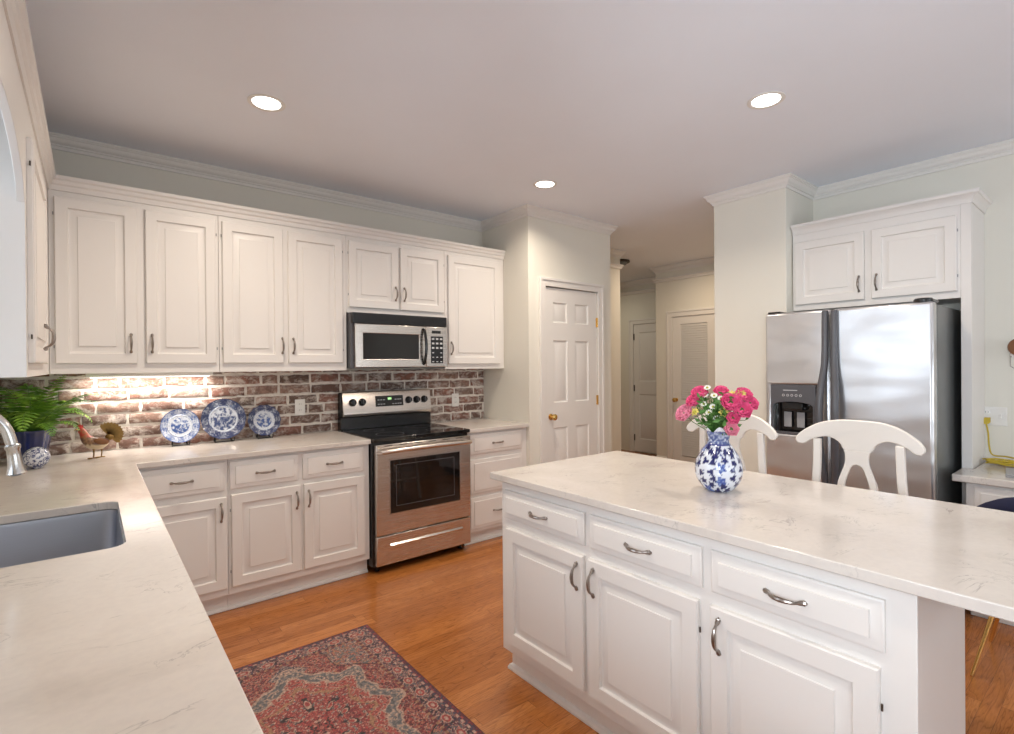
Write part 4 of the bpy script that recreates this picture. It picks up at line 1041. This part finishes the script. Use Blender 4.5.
m_pink = simple('rose petal pink', (0.80, 0.085, 0.23), 0.55, 0, 0.35, 30)
m_pink2 = simple('pale rose petal', (0.86, 0.26, 0.36), 0.55, 0, 0.35, 30)
m_daisy = simple('daisy petal white', (0.86, 0.85, 0.76), 0.6)
m_yel = simple('yellow petal', (0.72, 0.62, 0.16), 0.6, 0, 0.2)
m_yc = simple('flower centre', (0.45, 0.42, 0.05), 0.7)
def petal(mb, mat4, L, w, cup, n=5):
    R = []
    for i in range(n+1):
        u = i/n; ww = w*math.sin(PI*min(0.96, 0.12+0.80*u))**0.7
        R.append([mat4 @ Vector((ww*s, -cup*math.sin(u*PI*0.55)*L*0.9 + abs(s)*0.0, L*u*0.85) ) + (mat4.to_3x3() @ Vector((0, (1-abs(s))*-w*0.35, 0))) for s in (-1, -0.5, 0, 0.5, 1)])
    mb.rings(R, False, False, closed=False)
def rose_mb(r):
    mb = MB()
    for ring, (n, tilt, L, w) in enumerate(((3, 0.02, 0.80, 0.42), (4, 0.14, 0.88, 0.52), (5, 0.32, 0.95, 0.60), (6, 0.55, 1.0, 0.66), (6, 0.72, 0.95, 0.68))):
        for k in range(n):
            m4 = Matrix.Rotation(2*PI*(k+ring*0.37)/n, 4, 'Z') @ Matrix.Translation((0, -0.10*r*(ring+0.6), 0)) @ Matrix.Rotation(tilt, 4, 'X')
            petal(mb, m4, L*r*1.25, w*r*1.15, 0.25 if ring < 2 else 0.12)
    return mb
def daisy_mb(r, n=11):
    mb = MB()
    for k in range(n):
        m4 = Matrix.Rotation(2*PI*k/n, 4, 'Z') @ Matrix.Rotation(1.25, 4, 'X'); petal(mb, m4, r*1.15, r*0.24, 0.05, 3)
    return mb
CAMV = Vector((0.4843, -3.9206, 1.4059))
def flower(kind, y, z, dx, r, label, group, facing=None):
    p = Vector((VX + dx, y, z)); base = Vector((VX + dx*0.08, VY + (y-VY)*0.12, ZC + 0.205))
    nm = {'P': 'rose', 'W': 'daisy', 'Y': 'yellow_flower'}[kind]
    t = thing(nm, label, 'flower', p, 0, group)
    out_ = (p - Vector((VX, VY, ZC+0.20))).normalized()
    d = (out_*0.75 + Vector((-0.75, -0.42, 0.12))).normalized() if dx <= 0.04 else (out_ + Vector((0, 0, 0.4))).normalized()
    rot = d.to_track_quat('Z', 'Y').to_euler()
    if kind == 'P':
        c = rose_mb(r).build('petals', m_pink if (y*97 % 1) > 0.35 else m_pink2, t, rot=rot, solid=0.0008, angle=80)
        MB().lathe([(0.004, -0.006), (r*0.35, 0.0), (r*0.4, r*0.25), (r*0.2, r*0.3)], seg=12).build('sepals', m_leaf, t, rot=rot)
    else:
        daisy_mb(r, 11 if kind == 'W' else 8).build('petals', m_daisy if kind == 'W' else m_yel, t, rot=rot, solid=0.0008, angle=80)
        MB().lathe([(r*0.28, -0.002), (r*0.32, 0.002), (r*0.22, 0.006), (0.001, 0.007)], seg=12).build('flower_center', m_yc, t, rot=rot)
    P = catmull([p - d*0.002, p - d*0.035 + Vector((0, 0, -0.01)), (p+base)/2 + Vector((0, (y-VY)*0.06, 0.0)), base, base + Vector((0, 0, -0.06))], 5)
    MB().tube([q - p for q in P], 0.0016, 5).build('stem', m_stem, t)
    return t
RG, DG, YG = 'pink roses in the vase', 'white daisies in the vase', 'pale yellow flowers in the vase'
flower('P', -2.742, 1.200, -0.015, 0.030, 'large pink rose at the far left of the bouquet', RG)
flower('P', -2.797, 1.283, 0.0, 0.026, 'pink rose at the upper left of the bouquet', RG)
flower('P', -2.768, 1.250, 0.01, 0.026, 'pink rose between the far left and upper left roses', RG)
flower('P', -2.868, 1.290, 0.03, 0.022, 'pink rose at the top middle behind the daisies', RG)
flower('P', -2.930, 1.252, -0.015, 0.030, 'large pink rose right of the bouquet centre', RG)
flower('P', -2.955, 1.280, 0.03, 0.025, 'pink rose at the upper right of the bouquet', RG)
flower('P', -2.963, 1.228, 0.0, 0.028, 'large pink rose at the far right of the bouquet', RG)
flower('P', -2.940, 1.197, -0.02, 0.019, 'small pink rosebud below the large right rose', RG)
flower('P', -2.938, 1.158, -0.03, 0.021, 'lowest pink rose at the right of the vase rim', RG)
flower('P', -2.974, 1.250, 0.04, 0.024, 'pink rose behind the far right rose', RG)
for i, (y, z, lab) in enumerate(((-2.833, 1.310, 'topmost white daisy of the bouquet'), (-2.824, 1.280, 'white daisy beside the upper left rose'), (-2.861, 1.280, 'white daisy below the topmost pink rose'), (-2.889, 1.270, 'white daisy right of the upper middle'), (-2.867, 1.238, 'white daisy in the middle of the bouquet'), (-2.829, 1.247, 'white daisy left of the middle daisy'), (-2.882, 1.196, 'lowest white daisy above the vase rim'), (-2.850, 1.215, 'white daisy just below the middle daisy'))):
    flower('W', y, z, -0.03 if i > 3 else -0.01, 0.014, lab, DG)
flower('Y', -2.785, 1.212, -0.02, 0.022, 'pale yellow flower beside the far left rose', YG)
flower('Y', -2.912, 1.218, -0.03, 0.022, 'pale yellow flower in the right middle of the bouquet', YG)
flower('Y', -2.930, 1.288, 0.0, 0.018, 'pale yellow flower at the top right', YG)
flower('Y', -2.955, 1.292, 0.02, 0.018, 'small yellow flower topmost at the right', YG)
random.seed(9)
gv = thing('greenery', 'green leafy sprigs between the flowers in the vase', 'foliage', (VX, VY, ZC+0.206))
lf = MB(); sg = MB()
for k in range(110):
    a = random.uniform(0, 2*PI); sp = random.uniform(0.01, 0.105); h = random.uniform(0.05, 0.165) - sp*0.35
    tip = Vector((sp*math.cos(a)*0.8, sp*math.sin(a), h+0.02)); b0 = Vector((0.02*math.cos(a), 0.02*math.sin(a), -0.05))
    P = catmull([b0, Vector((0.022*math.cos(a), 0.022*math.sin(a), 0.02)), tip*0.6+Vector((0, 0, 0.02)), tip], 4); sg.tube(P, 0.0012, 5)
    for q in range(5):
        c = P[-1 - q*2]; d = Vector((random.uniform(-1, 1), random.uniform(-1, 1), random.uniform(-0.2, 1))).normalized(); L = random.uniform(0.020, 0.038)
        s_ = d.cross(Vector((random.uniform(-1, 1), random.uniform(-1, 1), random.uniform(-1, 1)))).normalized(); u_ = d.cross(s_)
        lf.add([c, c+d*L*0.35+s_*L*0.24, c+d*L*0.75+s_*L*0.16, c+d*L, c+d*L*0.75-s_*L*0.16, c+d*L*0.35-s_*L*0.24, c+d*L*0.5+u_*L*0.08], [(0,1,6), (1,2,6), (2,3,6), (3,4,6), (4,5,6), (5,0,6)])
lf.build('leaves', m_leaf, gv, angle=80); sg.build('stems', m_stem, gv)

# ================================================================== CEILING LIGHTS
def downlight(label, x, y, power=13):
    t = thing('ceiling_light', label, 'light', (x, y, H), 0, 'recessed ceiling lights')
    MB().lathe([(0.088, -0.0006), (0.088, -0.004), (0.080, -0.006), (0.070, -0.005), (0.066, -0.002), (0.066, -0.0006)], seg=40, cap0=False, cap1=False).build('trim_ring', m_trim, t)
    MB().lathe([(0.0655, -0.0008), (0.0655, -0.0035), (0.03, -0.0055), (0.001, -0.006)], seg=40).build('lens', m_lens, t)
    l = area('downlight_lamp', (x, y, H-0.010), (0, 0, -1), 0.12, 0.12, power, (1.0, 0.87, 0.72), 'DISK', 2.6)
downlight('recessed ceiling light above the fern and plates, at the left', 1.186, -1.134)
downlight('recessed ceiling light nearest the pantry door', 3.105, -1.136)
downlight('recessed ceiling light nearest the refrigerator and column', 3.162, -2.711)
downlight('recessed ceiling light directly above the left counter edge by the viewer', 1.186, -2.711, 9)
downlight('recessed ceiling light behind the viewer, on the left', 1.186, -4.60, 3)
downlight('recessed ceiling light behind the viewer, on the right', 3.162, -4.60, 3)
t = thing('flush_mount_lamp', 'dark metal flush ceiling lamp in the hallway', 'light', (5.80, 0.36, H))
MB().lathe([(0.14, -0.0006), (0.145, -0.02), (0.13, -0.03), (0.11, -0.03)], seg=32).build('canopy', m_hinge, t)
MB().lathe([(0.11, -0.031), (0.10, -0.05), (0.06, -0.065), (0.001, -0.07)], seg=32).build('shade', m_dkside, t)
area('hall_lamp', (5.80, -0.60, H-0.03), (0, 0, -1), 0.2, 0.2, 12, (1.0, 0.80, 0.58), 'DISK', 2.9)

area('passage_fill_light', (6.4, 1.6, H-0.03), (0, 0, -1), 0.2, 0.2, 5, (1.0, 0.92, 0.72), 'DISK', 2.9)  # added fill light to brighten the passage, no fixture here
